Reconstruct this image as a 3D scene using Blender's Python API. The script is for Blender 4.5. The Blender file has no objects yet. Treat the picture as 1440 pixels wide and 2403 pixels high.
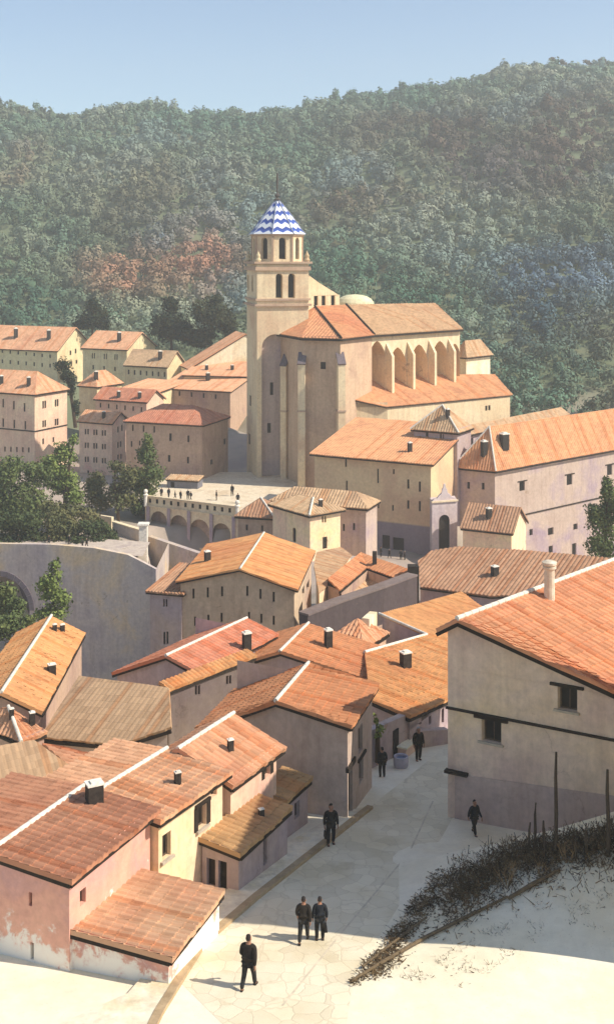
import bpy, bmesh, math, random
import numpy as np
from mathutils import Vector, noise as mnoise

random.seed(7)
SC = bpy.context.scene
COL = SC.collection
F, YH, CX = 2700.0, 600.0, 720.0      # focal length in photo pixels, horizon row, centre column
R = math.radians

# ------------------------------------------------------------------ basics
def P(px, py, d):
    return Vector(((px - CX) / F * d, d, -(py - YH) / F * d))

def proj(p):
    return CX + F * p[0] / p[1], YH - F * p[2] / p[1]

def tag(o, label=None, cat=None, group=None, kind=None):
    if label: o['label'] = label
    if cat: o['category'] = cat
    if group: o['group'] = group
    if kind: o['kind'] = kind
    return o

def empty(name, loc):
    o = bpy.data.objects.new(name, None)
    o.empty_display_size = 0.5
    COL.objects.link(o)
    o.location = loc
    return o

class MB:
    """collects polygons (world coordinates) and links them as one mesh object"""
    def __init__(self): self.v = []; self.f = []; self.uv = []; self.mi = []
    def poly(self, pts, uv=None, mi=0):
        i = len(self.v)
        self.v += [tuple(p) for p in pts]
        self.f.append(tuple(range(i, i + len(pts))))
        self.uv.append(uv if uv else [(0, 0)] * len(pts)); self.mi.append(mi)
    def prism(self, base, top, mi=0):
        n = len(base)
        self.poly(list(reversed(base)), mi=mi); self.poly(top, mi=mi)
        for i in range(n):
            j = (i + 1) % n
            self.poly([base[i], base[j], top[j], top[i]], mi=mi)
    def beam(self, a, b, w, h, up=Vector((0, 0, 1)), mi=0):
        """box from a to b: width w across, height h along up, centred"""
        a, b = Vector(a), Vector(b)
        t = (b - a).normalized(); s = t.cross(up)
        if s.length < 1e-4: s = t.cross(Vector((0, 1, 0)))
        s.normalize(); u = s.cross(t).normalized()
        s = s * w / 2; u = u * h / 2
        self.prism([a - s - u, a + s - u, a + s + u, a - s + u], [b - s - u, b + s - u, b + s + u, b - s + u], mi)
    def tube(self, pts, rad, n=8, mi=0, cap=True):
        rings = []
        for k, p in enumerate(pts):
            p = Vector(p)
            t = (Vector(pts[min(k + 1, len(pts) - 1)]) - Vector(pts[max(k - 1, 0)])).normalized()
            s = t.cross(Vector((0.03, 0.02, 1)))
            if s.length < 1e-3: s = t.cross(Vector((1, 0, 0)))
            s.normalize(); u = s.cross(t)
            r = rad[k] if isinstance(rad, (list, tuple)) else rad
            rings.append([p + s * (r * math.cos(2 * math.pi * i / n)) + u * (r * math.sin(2 * math.pi * i / n)) for i in range(n)])
        for k in range(len(rings) - 1):
            for i in range(n):
                j = (i + 1) % n
                self.poly([rings[k][i], rings[k][j], rings[k + 1][j], rings[k + 1][i]], mi=mi)
        if cap:
            self.poly(list(reversed(rings[0])), mi=mi); self.poly(rings[-1], mi=mi)
    def lathe(self, c, prof, n=16, mi=0, a0=0.0):
        c = Vector(c)
        rings = [[c + Vector((r * math.cos(a0 + 2 * math.pi * i / n), r * math.sin(a0 + 2 * math.pi * i / n), z)) for i in range(n)] for r, z in prof]
        for k in range(len(rings) - 1):
            for i in range(n):
                j = (i + 1) % n
                self.poly([rings[k][i], rings[k][j], rings[k + 1][j], rings[k + 1][i]], mi=mi)
        self.poly(list(reversed(rings[0])), mi=mi); self.poly(rings[-1], mi=mi)
    def build(self, name, mat, parent=None, smooth=False, weld=False):
        off = Vector((0, 0, 0))
        q = parent
        while q is not None:
            off += q.location; q = q.parent
        me = bpy.data.meshes.new(name)
        me.from_pydata([(x - off.x, y - off.y, z - off.z) for x, y, z in self.v], [], self.f)
        uvl = me.uv_layers.new(name='UVMap')
        flat = [c for poly in self.uv for p in poly for c in p]
        uvl.data.foreach_set('uv', flat)
        for m in (mat if isinstance(mat, (list, tuple)) else [mat]): me.materials.append(m)
        me.polygons.foreach_set('material_index', self.mi)
        if weld:
            bm = bmesh.new(); bm.from_mesh(me)
            bmesh.ops.remove_doubles(bm, verts=bm.verts, dist=1e-4)
            bmesh.ops.recalc_face_normals(bm, faces=bm.faces)
            bm.to_mesh(me); bm.free()
        if smooth: me.polygons.foreach_set('use_smooth', [True] * len(me.polygons))
        me.update()
        o = bpy.data.objects.new(name, me)
        COL.objects.link(o)
        if parent is not None: o.parent = parent
        return o

# ------------------------------------------------------------------ materials
def srgb(h):
    h = h.lstrip('#')
    c = [int(h[i:i + 2], 16) / 255 for i in (0, 2, 4)]
    return tuple((x / 12.92 if x <= .04045 else ((x + .055) / 1.055) ** 2.4) for x in c) + (1,)

class N:
    def __init__(self, name):
        self.m = bpy.data.materials.new(name); self.m.use_nodes = True
        self.t = self.m.node_tree; self.n = self.t.nodes; self.l = self.t.links
        self.b = self.n['Principled BSDF']
        self.b.inputs['Roughness'].default_value = .9
        self.b.inputs['Specular IOR Level'].default_value = .2
    def add(self, kind, **kw):
        x = self.n.new('ShaderNode' + kind)
        for k, v in kw.items(): setattr(x, k, v)
        return x
    def link(self, a, b): self.l.new(a, b)
    def noise(self, vec, scale, detail=4, rough=.6, dist=0.0):
        x = self.add('TexNoise'); x.inputs['Scale'].default_value = scale; x.inputs['Detail'].default_value = detail
        x.inputs['Roughness'].default_value = rough; x.inputs['Distortion'].default_value = dist
        if vec is not None: self.link(vec, x.inputs['Vector'])
        return x.outputs['Fac']
    def ramp(self, fac, stops):
        x = self.add('ValToRGB'); e = x.color_ramp.elements
        while len(e) < len(stops): e.new(.5)
        for i, (p, c) in enumerate(stops):
            e[i].position = p; e[i].color = c if len(c) == 4 else tuple(c) + (1,)
        self.link(fac, x.inputs['Fac']); return x.outputs['Color']
    def mix(self, fac, a, b, mode='MIX'):
        x = self.add('Mix', data_type='RGBA', blend_type=mode)
        for s, v in ((0, fac), (6, a), (7, b)):
            if hasattr(v, 'is_linked'): self.link(v, x.inputs[s])
            else: x.inputs[s].default_value = v
        return x.outputs[2]
    def math(self, op, a, b=None, c=None):
        x = self.add('Math', operation=op)
        for i, v in enumerate((a, b, c)):
            if v is None: continue
            if hasattr(v, 'is_linked'): self.link(v, x.inputs[i])
            else: x.inputs[i].default_value = v
        return x.outputs[0]
    def bump(self, h, dist=.02, strength=.6):
        x = self.add('Bump'); x.inputs['Distance'].default_value = dist; x.inputs['Strength'].default_value = strength
        self.link(h, x.inputs['Height']); self.link(x.outputs['Normal'], self.b.inputs['Normal'])
    def pos(self):
        return self.add('NewGeometry').outputs['Position']
    def scaled(self, vec, s):
        x = self.add('Mapping'); x.inputs['Scale'].default_value = s; self.link(vec, x.inputs['Vector']); return x.outputs['Vector']

_mc = {}
def plaster(c1, c2, c3, scale=.16, grain=.14, key='plaster', bump=.02):
    k = (key, c1, c2, c3, scale)
    if k in _mc: return _mc[k]
    n = N(key)
    p = n.pos()
    big = n.noise(p, scale, 5, .62, .4)
    col = n.ramp(big, [(.32, srgb(c1)), (.5, srgb(c2)), (.66, srgb(c3))])
    st = n.noise(n.scaled(p, (1.1, 1.1, .12)), 1.3, 5, .65)
    col = n.mix(n.ramp(st, [(.46, (0, 0, 0)), (.7, (.42, .42, .42))]), col, n.mix(1.0, col, (.66, .58, .55, 1), 'MULTIPLY'))
    fine = n.noise(p, 2.6, 9, .72)
    col = n.mix(grain * 2.2, col, n.mix(1.0, col, n.ramp(fine, [(.3, (.45, .43, .42)), (.7, (1.45, 1.45, 1.45))]), 'MULTIPLY'))
    pt = n.noise(p, .42, 8, .70, .6)
    pm = n.ramp(pt, [(.645, (0, 0, 0)), (.655, (.55, .55, .55))])
    col = n.mix(pm, col, n.mix(1.0, n.ramp(n.noise(p, 3.5, 6, .7), [(.35, srgb('#8f7a66')), (.6, srgb('#b8a184'))]), srgb('#e8e0d8'), 'MULTIPLY'))
    vo = n.add('TexVoronoi', feature='DISTANCE_TO_EDGE'); vo.inputs['Scale'].default_value = .33
    wv = n.add('VectorMath', operation='ADD'); nz = n.add('TexNoise'); nz.inputs['Scale'].default_value = 1.4; nz.inputs['Detail'].default_value = 5; n.link(p, nz.inputs['Vector'])
    sc = n.add('VectorMath', operation='SCALE'); sc.inputs['Scale'].default_value = 1.1; n.link(nz.outputs['Color'], sc.inputs[0]); n.link(p, wv.inputs[0]); n.link(sc.outputs[0], wv.inputs[1]); n.link(wv.outputs[0], vo.inputs['Vector'])
    cr = n.ramp(vo.outputs['Distance'], [(.0, (.45, .45, .45)), (.010, (0, 0, 0))])
    col = n.mix(n.math('MULTIPLY', cr, n.ramp(n.noise(p, .25, 3), [(.48, (0, 0, 0)), (.6, (1, 1, 1))])), col, n.mix(1.0, col, (.5, .45, .42, 1), 'MULTIPLY'))
    n.link(col, n.b.inputs['Base Color'])
    n.bump(n.math('ADD', n.noise(p, 7, 8, .7), n.math('MULTIPLY', pm, -1.2)), bump, .5)
    _mc[k] = n.m
    return n.m

def tile(c1, c2, c3, per=.30, scale=.14, key='roof_tiles'):
    k = (key, c1, c2, c3, per)
    if k in _mc: return _mc[k]
    n = N(key)
    uv = n.add('UVMap').outputs[0]
    sx = n.add('SeparateXYZ'); n.link(uv, sx.inputs[0])
    u, v = sx.outputs[0], sx.outputs[1]
    cid = n.math('FLOOR', n.math('DIVIDE', u, per)); rv = n.math('DIVIDE', v, .44)
    rid = n.math('FLOOR', rv)
    cb = n.add('CombineXYZ'); n.link(cid, cb.inputs[0]); n.link(rid, cb.inputs[1])
    wn = n.add('TexWhiteNoise', noise_dimensions='3D'); n.link(cb.outputs[0], wn.inputs['Vector'])
    cb2 = n.add('CombineXYZ'); n.link(cid, cb2.inputs[0])
    wc = n.add('TexWhiteNoise', noise_dimensions='3D'); n.link(cb2.outputs[0], wc.inputs['Vector'])
    p = n.pos()
    big = n.noise(p, scale, 5, .6, .5)
    pale = lambda c: tuple((x * .80 + y * .20) * .95 for x, y in zip(srgb(c), srgb('#d6b596')))
    col = n.ramp(big, [(.33, pale(c1)), (.5, pale(c2)), (.66, pale(c3))])
    col = n.mix(1.0, col, n.ramp(wn.outputs['Value'], [(0, (.84, .82, .80)), (.5, (1, 1, 1)), (1, (1.12, 1.11, 1.09))]), 'MULTIPLY')
    # whole columns of redder replacement tiles
    col = n.mix(n.ramp(wc.outputs['Value'], [(.80, (0, 0, 0)), (.82, (.6, .6, .6))]), col, n.mix(1.0, col, (.86, .62, .46, 1), 'MULTIPLY'))
    lich = n.noise(p, 1.1, 6, .7)
    col = n.mix(n.ramp(lich, [(.60, (0, 0, 0)), (.75, (.45, .45, .45))]), col, n.mix(.6, col, srgb('#a8957c')))
    n.link(col, n.b.inputs['Base Color'])
    saw = n.math('SUBTRACT', 1.0, n.math('FRACT', rv))
    n.bump(n.math('ADD', n.math('MULTIPLY', saw, .8), n.math('MULTIPLY', n.noise(p, 9, 4), .4)), .05, .7)
    _mc[k] = n.m
    return n.m

def plain(name, c, rough=.85, var=.25, scale=3.0, bump=.01):
    k = (name, c)
    if k in _mc: return _mc[k]
    n = N(name); p = n.pos()
    f = n.noise(p, scale, 6, .65)
    a = srgb(c) if isinstance(c, str) else c
    col = n.mix(1.0, a, n.ramp(f, [(.3, (1 - var,) * 3), (.7, (1 + var,) * 3)]), 'MULTIPLY')
    n.link(col, n.b.inputs['Base Color']); n.b.inputs['Roughness'].default_value = rough
    n.bump(f, bump, .4)
    _mc[k] = n.m
    return n.m

M_GLASS = plain('dark_glass', (.012, .011, .010, 1), .35, .3)
M_FRAME = plain('dark_wood', (.030, .022, .016, 1), .8, .3)
M_EAVE = plain('eave_shade_rib_brown', (.028, .020, .014, 1), .9, .3)  # dark brown imitating the shade under eaves, also used on the roof ribs
M_CAP = plain('ridge_mortar', '#d9cfbe', .9, .18, 4)
M_CAPT = plain('ridge_clay', '#b98a66', .9, .2, 4)
M_CHIMSHADE = plain('shade_dark_brick', (.040, .032, .026, 1), .9, .6, 5)  # near-black stands in for the shaded sides of the chimneys
M_FRAME2 = plain('grey_brown_wood', '#5f4f40', .8, .3, 6)
M_LIME = plain('limewash', '#e6ddcc', .9, .25, 4)
M_STONE = plaster('#c9b38c', '#d9c59c', '#c2a47e', .12, key='pale_stone')
M_DOOR = plain('old_door_wood', (.032, .024, .019, 1), .8, .5, 5)
M_SILL = plain('stone_sill', '#b7a994', .9, .2, 5)

# ------------------------------------------------------------------ terrain
CREST = [(-1500, 225), (-600, 215), (-200, 210), (0, 238), (150, 270), (330, 243), (500, 263), (640, 257), (830, 224), (1060, 194), (1200, 160), (1310, 150), (1440, 152), (1700, 130), (2400, 120), (3200, 150)]
def lerp_list(L, x):
    if x <= L[0][0]: return L[0][1]
    for (a, va), (b, vb) in zip(L, L[1:]):
        if x <= b:
            t = (x - a) / (b - a); t = t * t * (3 - 2 * t)
            return va + (vb - va) * t
    return L[-1][1]
def sstep(a, b, x):
    t = min(1, max(0, (x - a) / (b - a))); return t * t * (3 - 2 * t)

CTRL = []      # (x, d, z) ground heights under the village, houses add theirs
def ctrl(px, py, d): p = P(px, py, d); CTRL.append((p.x, p.y, p.z))
for a in [(-17, 100, -42), (-20, 125, -52), (-24, 145, -57), (-33, 140, -57), (-45, 140, -56), (-36, 110, -45), (-50, 100, -44), (-8, 120, -42), (-30, 128, -54),
          (-22, 154, -40.2), (-27, 158, -39.6), (-32, 158, -39.4), (-38, 158, -39.2), (-45, 158, -39.2), (-60, 158, -39), (-24, 163, -41.5), (-36, 166, -40), (-21, 168, -42), (-15, 188, -39.2), (-22, 190, -39), (-5, 180, -40), (9, 151, -41), (12, 151, -41.2), (10, 158, -41.5), (14, 158, -41.5), (17, 156, -41.6), (12, 163, -41.6),
          (-28, 165, -41.2), (-38, 172, -39.5), (-50, 200, -38), (-24, 176, -41), (25, 142, -41), (33, 142, -43), (42, 142, -44), (55, 140, -45), (30, 154, -44), (38, 170, -47), (46, 180, -48), (36, 160, -46), (42, 152, -46), (52, 165, -47.5), (48, 190, -48.5), (10, 112, -36.5), (14, 90, -32.5),
          (24, 80, -30), (40, 80, -29), (-30, 80, -30), (-50, 70, -29), (6, 70, -28), (-5, 80, -31), (60, 180, -48), (54, 200, -46), (35, 215, -37), (80, 90, -30), (-80, 90, -34), (-80, 160, -36), (90, 160, -38),
          (0, 235, -36), (-20, 240, -35), (-40, 240, -34), (-80, 240, -33), (-60, 280, -31), (-40, 290, -31), (-90, 300, -30), (20, 250, -33)]:
    CTRL.append(a)

def plane_z(x, d): return -18.68 - .12 * d

def bank_z(x, d):
    """earth bank on the right of the street"""
    e = .30 * max(0, x - 3.6)
    e = min(e, 3.2)
    return e * sstep(36.0, 44.0, d) * (1 - sstep(44.6, 47.6, d))

def ground(x, d):
    zp = plane_z(x, d) + bank_z(x, d)
    w = sstep(60, 74, d)
    if w == 0: return zp
    sw = sz = 0
    for (cx, cy, cz) in CTRL:
        r2 = (x - cx) ** 2 + (d - cy) ** 2 + 4
        k = 1 / (r2 * r2)
        sw += k; sz += k * cz
    zv = sz / sw
    z = zp * (1 - w) + zv * w
    px = CX + F * x / d
    d0 = lerp_list([(-600, 330), (100, 330), (500, 270), (800, 245), (1100, 232), (1440, 222), (2200, 220)], px)
    # the ravine in front of the retaining wall and the hollow below the arcade
    if 66 < d < 159.5 - (px + 130) / 496 * 8 and px < 420:
        zr = lerp_list([(66, -27), (80, -33), (100, -46), (122, -56), (140, -61), (160, -62)], d)
        kk = 1 - sstep(352, 380, px)
        z = min(z, z * (1 - kk) + zr * kk)
    if 140 < d < 171 and 345 < px < 640:
        kk = sstep(140, 148, d) * (1 - sstep(575, 640, px))
        if d < 176.5 - (px - 341) / 221 * 7.5: z = min(z, z * (1 - kk) - 46.5 * kk)
    if d > d0:
        t = min(1, (d - d0) / (HILL_D - d0))
        zc = (YH - lerp_list(CREST, px)) / F * HILL_D - 5
        z0 = lerp_list([(-600, -30), (100, -30), (700, -35), (1440, -38)], px)
        prof = .55 * t + .45 * t * t * (3 - 2 * t)
        zh = z0 + (zc - z0) * prof
        zh += 5.5 * mnoise.noise(Vector((x * .011, d * .008, 3.1))) * math.sin(math.pi * min(1, t)) * 1.6
        if d > HILL_D: zh = max(20, zc - (d - HILL_D) * .22 * sstep(HILL_D, HILL_D + 250, d))
        k = sstep(d0, d0 + 25, d)
        z = z * (1 - k) + zh * k
    return z
HILL_D = 760.0

def hit_ground(px, py, d0=30, d1=1200):
    """first point of the ground on the line of sight through a photo pixel"""
    d = d0
    while d < d1:
        p = P(px, py, d)
        if p.z <= ground(p.x, d): return p
        d *= 1.004
    return P(px, py, d1)

# ------------------------------------------------------------------ houses
def seg_len(p0, u, px):
    q = (px - CX) / F
    return (q * p0.y - p0.x) / (u.x - q * u.y)

def roof_panel(mb, pts, per=.36, amp=.05, thick=.13, uoff=0.0, ud=None):
    pts = [Vector(p) for p in pts]
    n = Vector((0, 0, 0))
    for i in range(1, len(pts) - 1): n += (pts[i] - pts[0]).cross(pts[i + 1] - pts[0])
    n.normalize()
    if n.z < 0: n = -n
    u = (ud if ud is not None else pts[1] - pts[0]); u = (u - n * u.dot(n)).normalized()
    v = n.cross(u)
    if (sum((p - pts[0]).dot(v) for p in pts)) < 0: v = -v
    q = [((p - pts[0]).dot(u), (p - pts[0]).dot(v)) for p in pts]
    u0, u1 = min(a for a, b in q), max(a for a, b in q)
    us = sorted({round(x, 4) for x in [a for a, b in q] + list(np.arange(math.ceil(u0 / (per / 4)) * per / 4, u1, per / 4))})
    def span(x):
        vs = []
        for i in range(len(q)):
            (a, b), (c, d) = q[i], q[(i + 1) % len(q)]
            if abs(a - c) < 2e-3:
                if abs(a - x) < 3e-3: vs += [b, d]
            elif min(a, c) - 1e-3 <= x <= max(a, c) + 1e-3:
                vs.append(b + (d - b) * min(1, max(0, (x - a) / (c - a))))
        return min(vs), max(vs)
    prev = None
    dmid = sum(p.y for p in pts) / len(pts); near = dmid < 80; seed = random.random() * 90
    hsh = lambda i, j=0: (math.sin(i * 12.9898 + j * 78.233 + seed) * 43758.5453) % 1.0
    sag = lambda q: n * ((.045 if near else .06) * mnoise.noise(q * .35 + Vector((seed, 0, 0))))
    CO = .44
    for x in us:
        lo, hi = span(x)
        h = amp * (abs(math.cos(math.pi * x / per)) * 1.6 - .6)
        ci = math.floor(x / per)
        l2 = lo - (.06 * hsh(ci) if hi - lo > .5 else 0)
        b = pts[0] + u * x
        base = b + v * l2, b + v * hi
        cur = (base[0] + sag(base[0]) + n * h, base[1] + sag(base[1]) + n * h, base[0] + sag(base[0]) - n * thick, base[1] + sag(base[1]) - n * thick, x, l2, hi)
        if prev:
            c, p = cur, prev
            U = lambda r, w: (r[4] + uoff, w)
            if near and amp > .03 and (hi - l2 > .3 or p[6] - p[5] > .3):
                k = max(1, int(round(max(hi - l2, p[6] - p[5]) / CO)))
                cj = math.floor((x + p[4]) / 2 / per)
                for j in range(k):
                    t0, t1 = j / k, (j + 1) / k
                    d0 = n * (.024 + .016 * (hsh(cj, j) - .5)); d1 = n * (-.006)
                    A, B, C2, D = p[0].lerp(p[1], t0) + d0, c[0].lerp(c[1], t0) + d0, c[0].lerp(c[1], t1) + d1, p[0].lerp(p[1], t1) + d1
                    pv0, pv1, cv0, cv1 = p[5] + (p[6] - p[5]) * t0, p[5] + (p[6] - p[5]) * t1, c[5] + (c[6] - c[5]) * t0, c[5] + (c[6] - c[5]) * t1
                    mb.poly([A, B, C2, D], [U(p, pv0), U(c, cv0), U(c, cv1), U(p, pv1)])
                    mb.poly([A - d0 * 1.6, B - d0 * 1.6, B, A], [U(p, pv0), U(c, cv0), U(c, cv0), U(p, pv0)])
            else:
                mb.poly([p[0], c[0], c[1], p[1]], [U(p, p[5]), U(c, c[5]), U(c, c[6]), U(p, p[6])])
            mb.poly([p[2], p[3], c[3], c[2]], [U(p, p[5])] * 4)
            mb.poly([p[2], c[2], c[0], p[0]], [U(p, p[5])] * 4)
            if hi - lo > 1e-3 or prev[6] - prev[5] > 1e-3:
                mb.poly([p[1], c[1], c[3], p[3]], [U(p, p[6])] * 4)
        else:
            mb.poly([cur[0], cur[1], cur[3], cur[2]], [(x, lo)] * 4)
        prev = cur
    mb.poly([prev[0], prev[2], prev[3], prev[1]], [(prev[4], prev[5])] * 4)
    return pts, n

def wall_face(mb, A, B, z0, z1, ops=(), depth=.22, back=None):
    """vertical wall from A to B with rectangular or arched openings (u0,u1,v0,v1,arch) and reveals"""
    A, B = Vector((A[0], A[1], 0)), Vector((B[0], B[1], 0))
    L = (B - A).length; t = (B - A).normalized()
    n = Vector((t.y, -t.x, 0))
    if n.dot(-(A + B) / 2) < 0 and back is None: n = -n     # towards the viewer's side
    if back is not None: n = -Vector(back).normalized()
    pt = lambda u, z, q=0.0: A + t * u + Vector((0, 0, z)) - n * q
    us = sorted({0, L} | {o[0] for o in ops} | {o[1] for o in ops})
    zs = sorted({z0, z1} | {o[2] for o in ops} | {o[3] for o in ops})
    for i in range(len(us) - 1):
        for j in range(len(zs) - 1):
            uc, zc = (us[i] + us[i + 1]) / 2, (zs[j] + zs[j + 1]) / 2
            if any(o[0] < uc < o[1] and o[2] < zc < o[3] for o in ops): continue
            mb.poly([pt(us[i], zs[j]), pt(us[i + 1], zs[j]), pt(us[i + 1], zs[j + 1]), pt(us[i], zs[j + 1])])
    for o in ops:
        u0, u1, v0, v1 = o[:4]; arch = o[4] if len(o) > 4 else None; dp = o[5] if len(o) > 5 else depth
        out = opening_outline(u0, u1, v0, v1, arch)
        for k in range(len(out)):
            a, b = out[k], out[(k + 1) % len(out)]
            mb.poly([pt(*a), pt(*b), pt(b[0], b[1], dp), pt(a[0], a[1], dp)])
        if arch:                                              # the corners between arch and frame
            top = out[2:]
            mid = len(top) // 2
            for k in range(mid): mb.poly([pt(*top[k]), pt(*top[k + 1]), pt(u1, v1)])
            for k in range(mid, len(top) - 1): mb.poly([pt(*top[k]), pt(*top[k + 1]), pt(u0, v1)])
    return pt, n

def opening_outline(u0, u1, v0, v1, arch):
    if not arch: return [(u0, v0), (u1, v0), (u1, v1), (u0, v1)]
    w = (u1 - u0) / 2; c = (u0 + u1) / 2; out = [(u0, v0), (u1, v0)]
    hh = w if arch == 'round' else min(w * 1.25, (v1 - v0) * .6)
    sp = v1 - hh
    K = 10
    for k in range(K + 1):
        a = math.pi * k / K
        if arch == 'round': out.append((c + w * math.cos(a), sp + hh * math.sin(a)))
        else:
            x = math.cos(a); y = (1 - abs(x) ** 1.6) ** .8 if abs(x) < 1 else 0
            out.append((c + w * x, sp + hh * y))
    return out

def ray_wall(A, B, px, py):
    """photo pixel -> (u, z) on the vertical plane through A, B"""
    q = (px - CX) / F
    t = Vector((B[0] - A[0], B[1] - A[1], 0)).normalized()
    u = (q * A[1] - A[0]) / (t.x - q * t.y)
    d = A[1] + t.y * u
    return u, -(py - YH) / F * d

def add_window(parent, pt, n, u0, u1, v0, v1, kind='window', arch=None, depth=.22, frame=None, lintel=False, sill=False, shutters=False, panemat=None, label=None):
    w, h = u1 - u0, v1 - v0
    fr = MB(); e = .004
    fd = depth - .05
    b = min(.07, w * .14)
    def bar(a0, a1, b0, b1, q0, q1, mb=fr):
        mb.prism([pt(a0, b0, q1), pt(a1, b0, q1), pt(a1, b1, q1), pt(a0, b1, q1)], [pt(a0, b0, q0), pt(a1, b0, q0), pt(a1, b1, q0), pt(a0, b1, q0)])
    if arch:
        out = opening_outline(u0 + e, u1 - e, v0 + e, v1 - e, arch)
        c = ((u0 + u1) / 2, (v0 + v1) / 2)
        inn = [(c[0] + (x - c[0]) * (1 - 2 * b / w), c[1] + (y - c[1]) * (1 - 2 * b / h)) for x, y in out]
        for k in range(len(out)):
            j = (k + 1) % len(out)
            fr.poly([pt(*out[k], fd), pt(*out[j], fd), pt(*inn[j], fd), pt(*inn[k], fd)])
            fr.poly([pt(*inn[k], fd), pt(*inn[j], fd), pt(*inn[j], depth), pt(*inn[k], depth)])
    else:
        bar(u0 + e, u0 + b, v0 + e, v1 - e, fd, depth); bar(u1 - b, u1 - e, v0 + e, v1 - e, fd, depth)
        bar(u0 + b, u1 - b, v0 + e, v0 + b, fd, depth); bar(u0 + b, u1 - b, v1 - b, v1 - e, fd, depth)
        if kind == 'window' and w > .4: bar((u0 + u1) / 2 - b / 3, (u0 + u1) / 2 + b / 3, v0 + b, v1 - b, fd + .01, depth - .005)
    o = fr.build(kind, frame or M_FRAME, parent)
    if label: o['label'] = label
    pn = MB()
    if arch: pn.poly([pt(*a, depth - .012) for a in opening_outline(u0, u1, v0, v1, arch)])
    else: bar(u0 + b * .9, u1 - b * .9, v0 + b * .9, v1 - b * .9, depth - .03, depth - .012, pn)
    pn.build('door_panel' if kind == 'door' else 'pane', panemat or (M_DOOR if kind == 'door' else M_GLASS), o)
    if lintel:
        m = MB(); bar(u0 - .35 * w, u1 + .35 * w, v1 + .003, v1 + .003 + max(.12, .1 * h), -.10, .05, m); m.build('lintel', M_FRAME, o)
    if sill:
        m = MB(); bar(u0 - .12, u1 + .12, v0 - .10, v0 - .003, -.12, .10, m); m.build('sill', M_SILL, o)
    if shutters:
        for a0, a1 in ((u0 - w * .42, u0 - .02), (u1 + .02, u1 + w * .42)):
            m = MB(); bar(a0, a1, v0, v1, -.045, -.008, m)
            m.build('shutter', M_FRAME, o)
    return o

def cap_line(mb, a, b, r=.13):
    a, b = Vector(a), Vector(b)
    L = (b - a).length; k = max(1, int(L / .5)); t = (b - a) / k
    for i in range(k):      # lapped half-round tiles
        mb.tube([a + t * i, a + t * (i + 1.12)], [r * 1.08, r * .92], 8)

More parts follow.
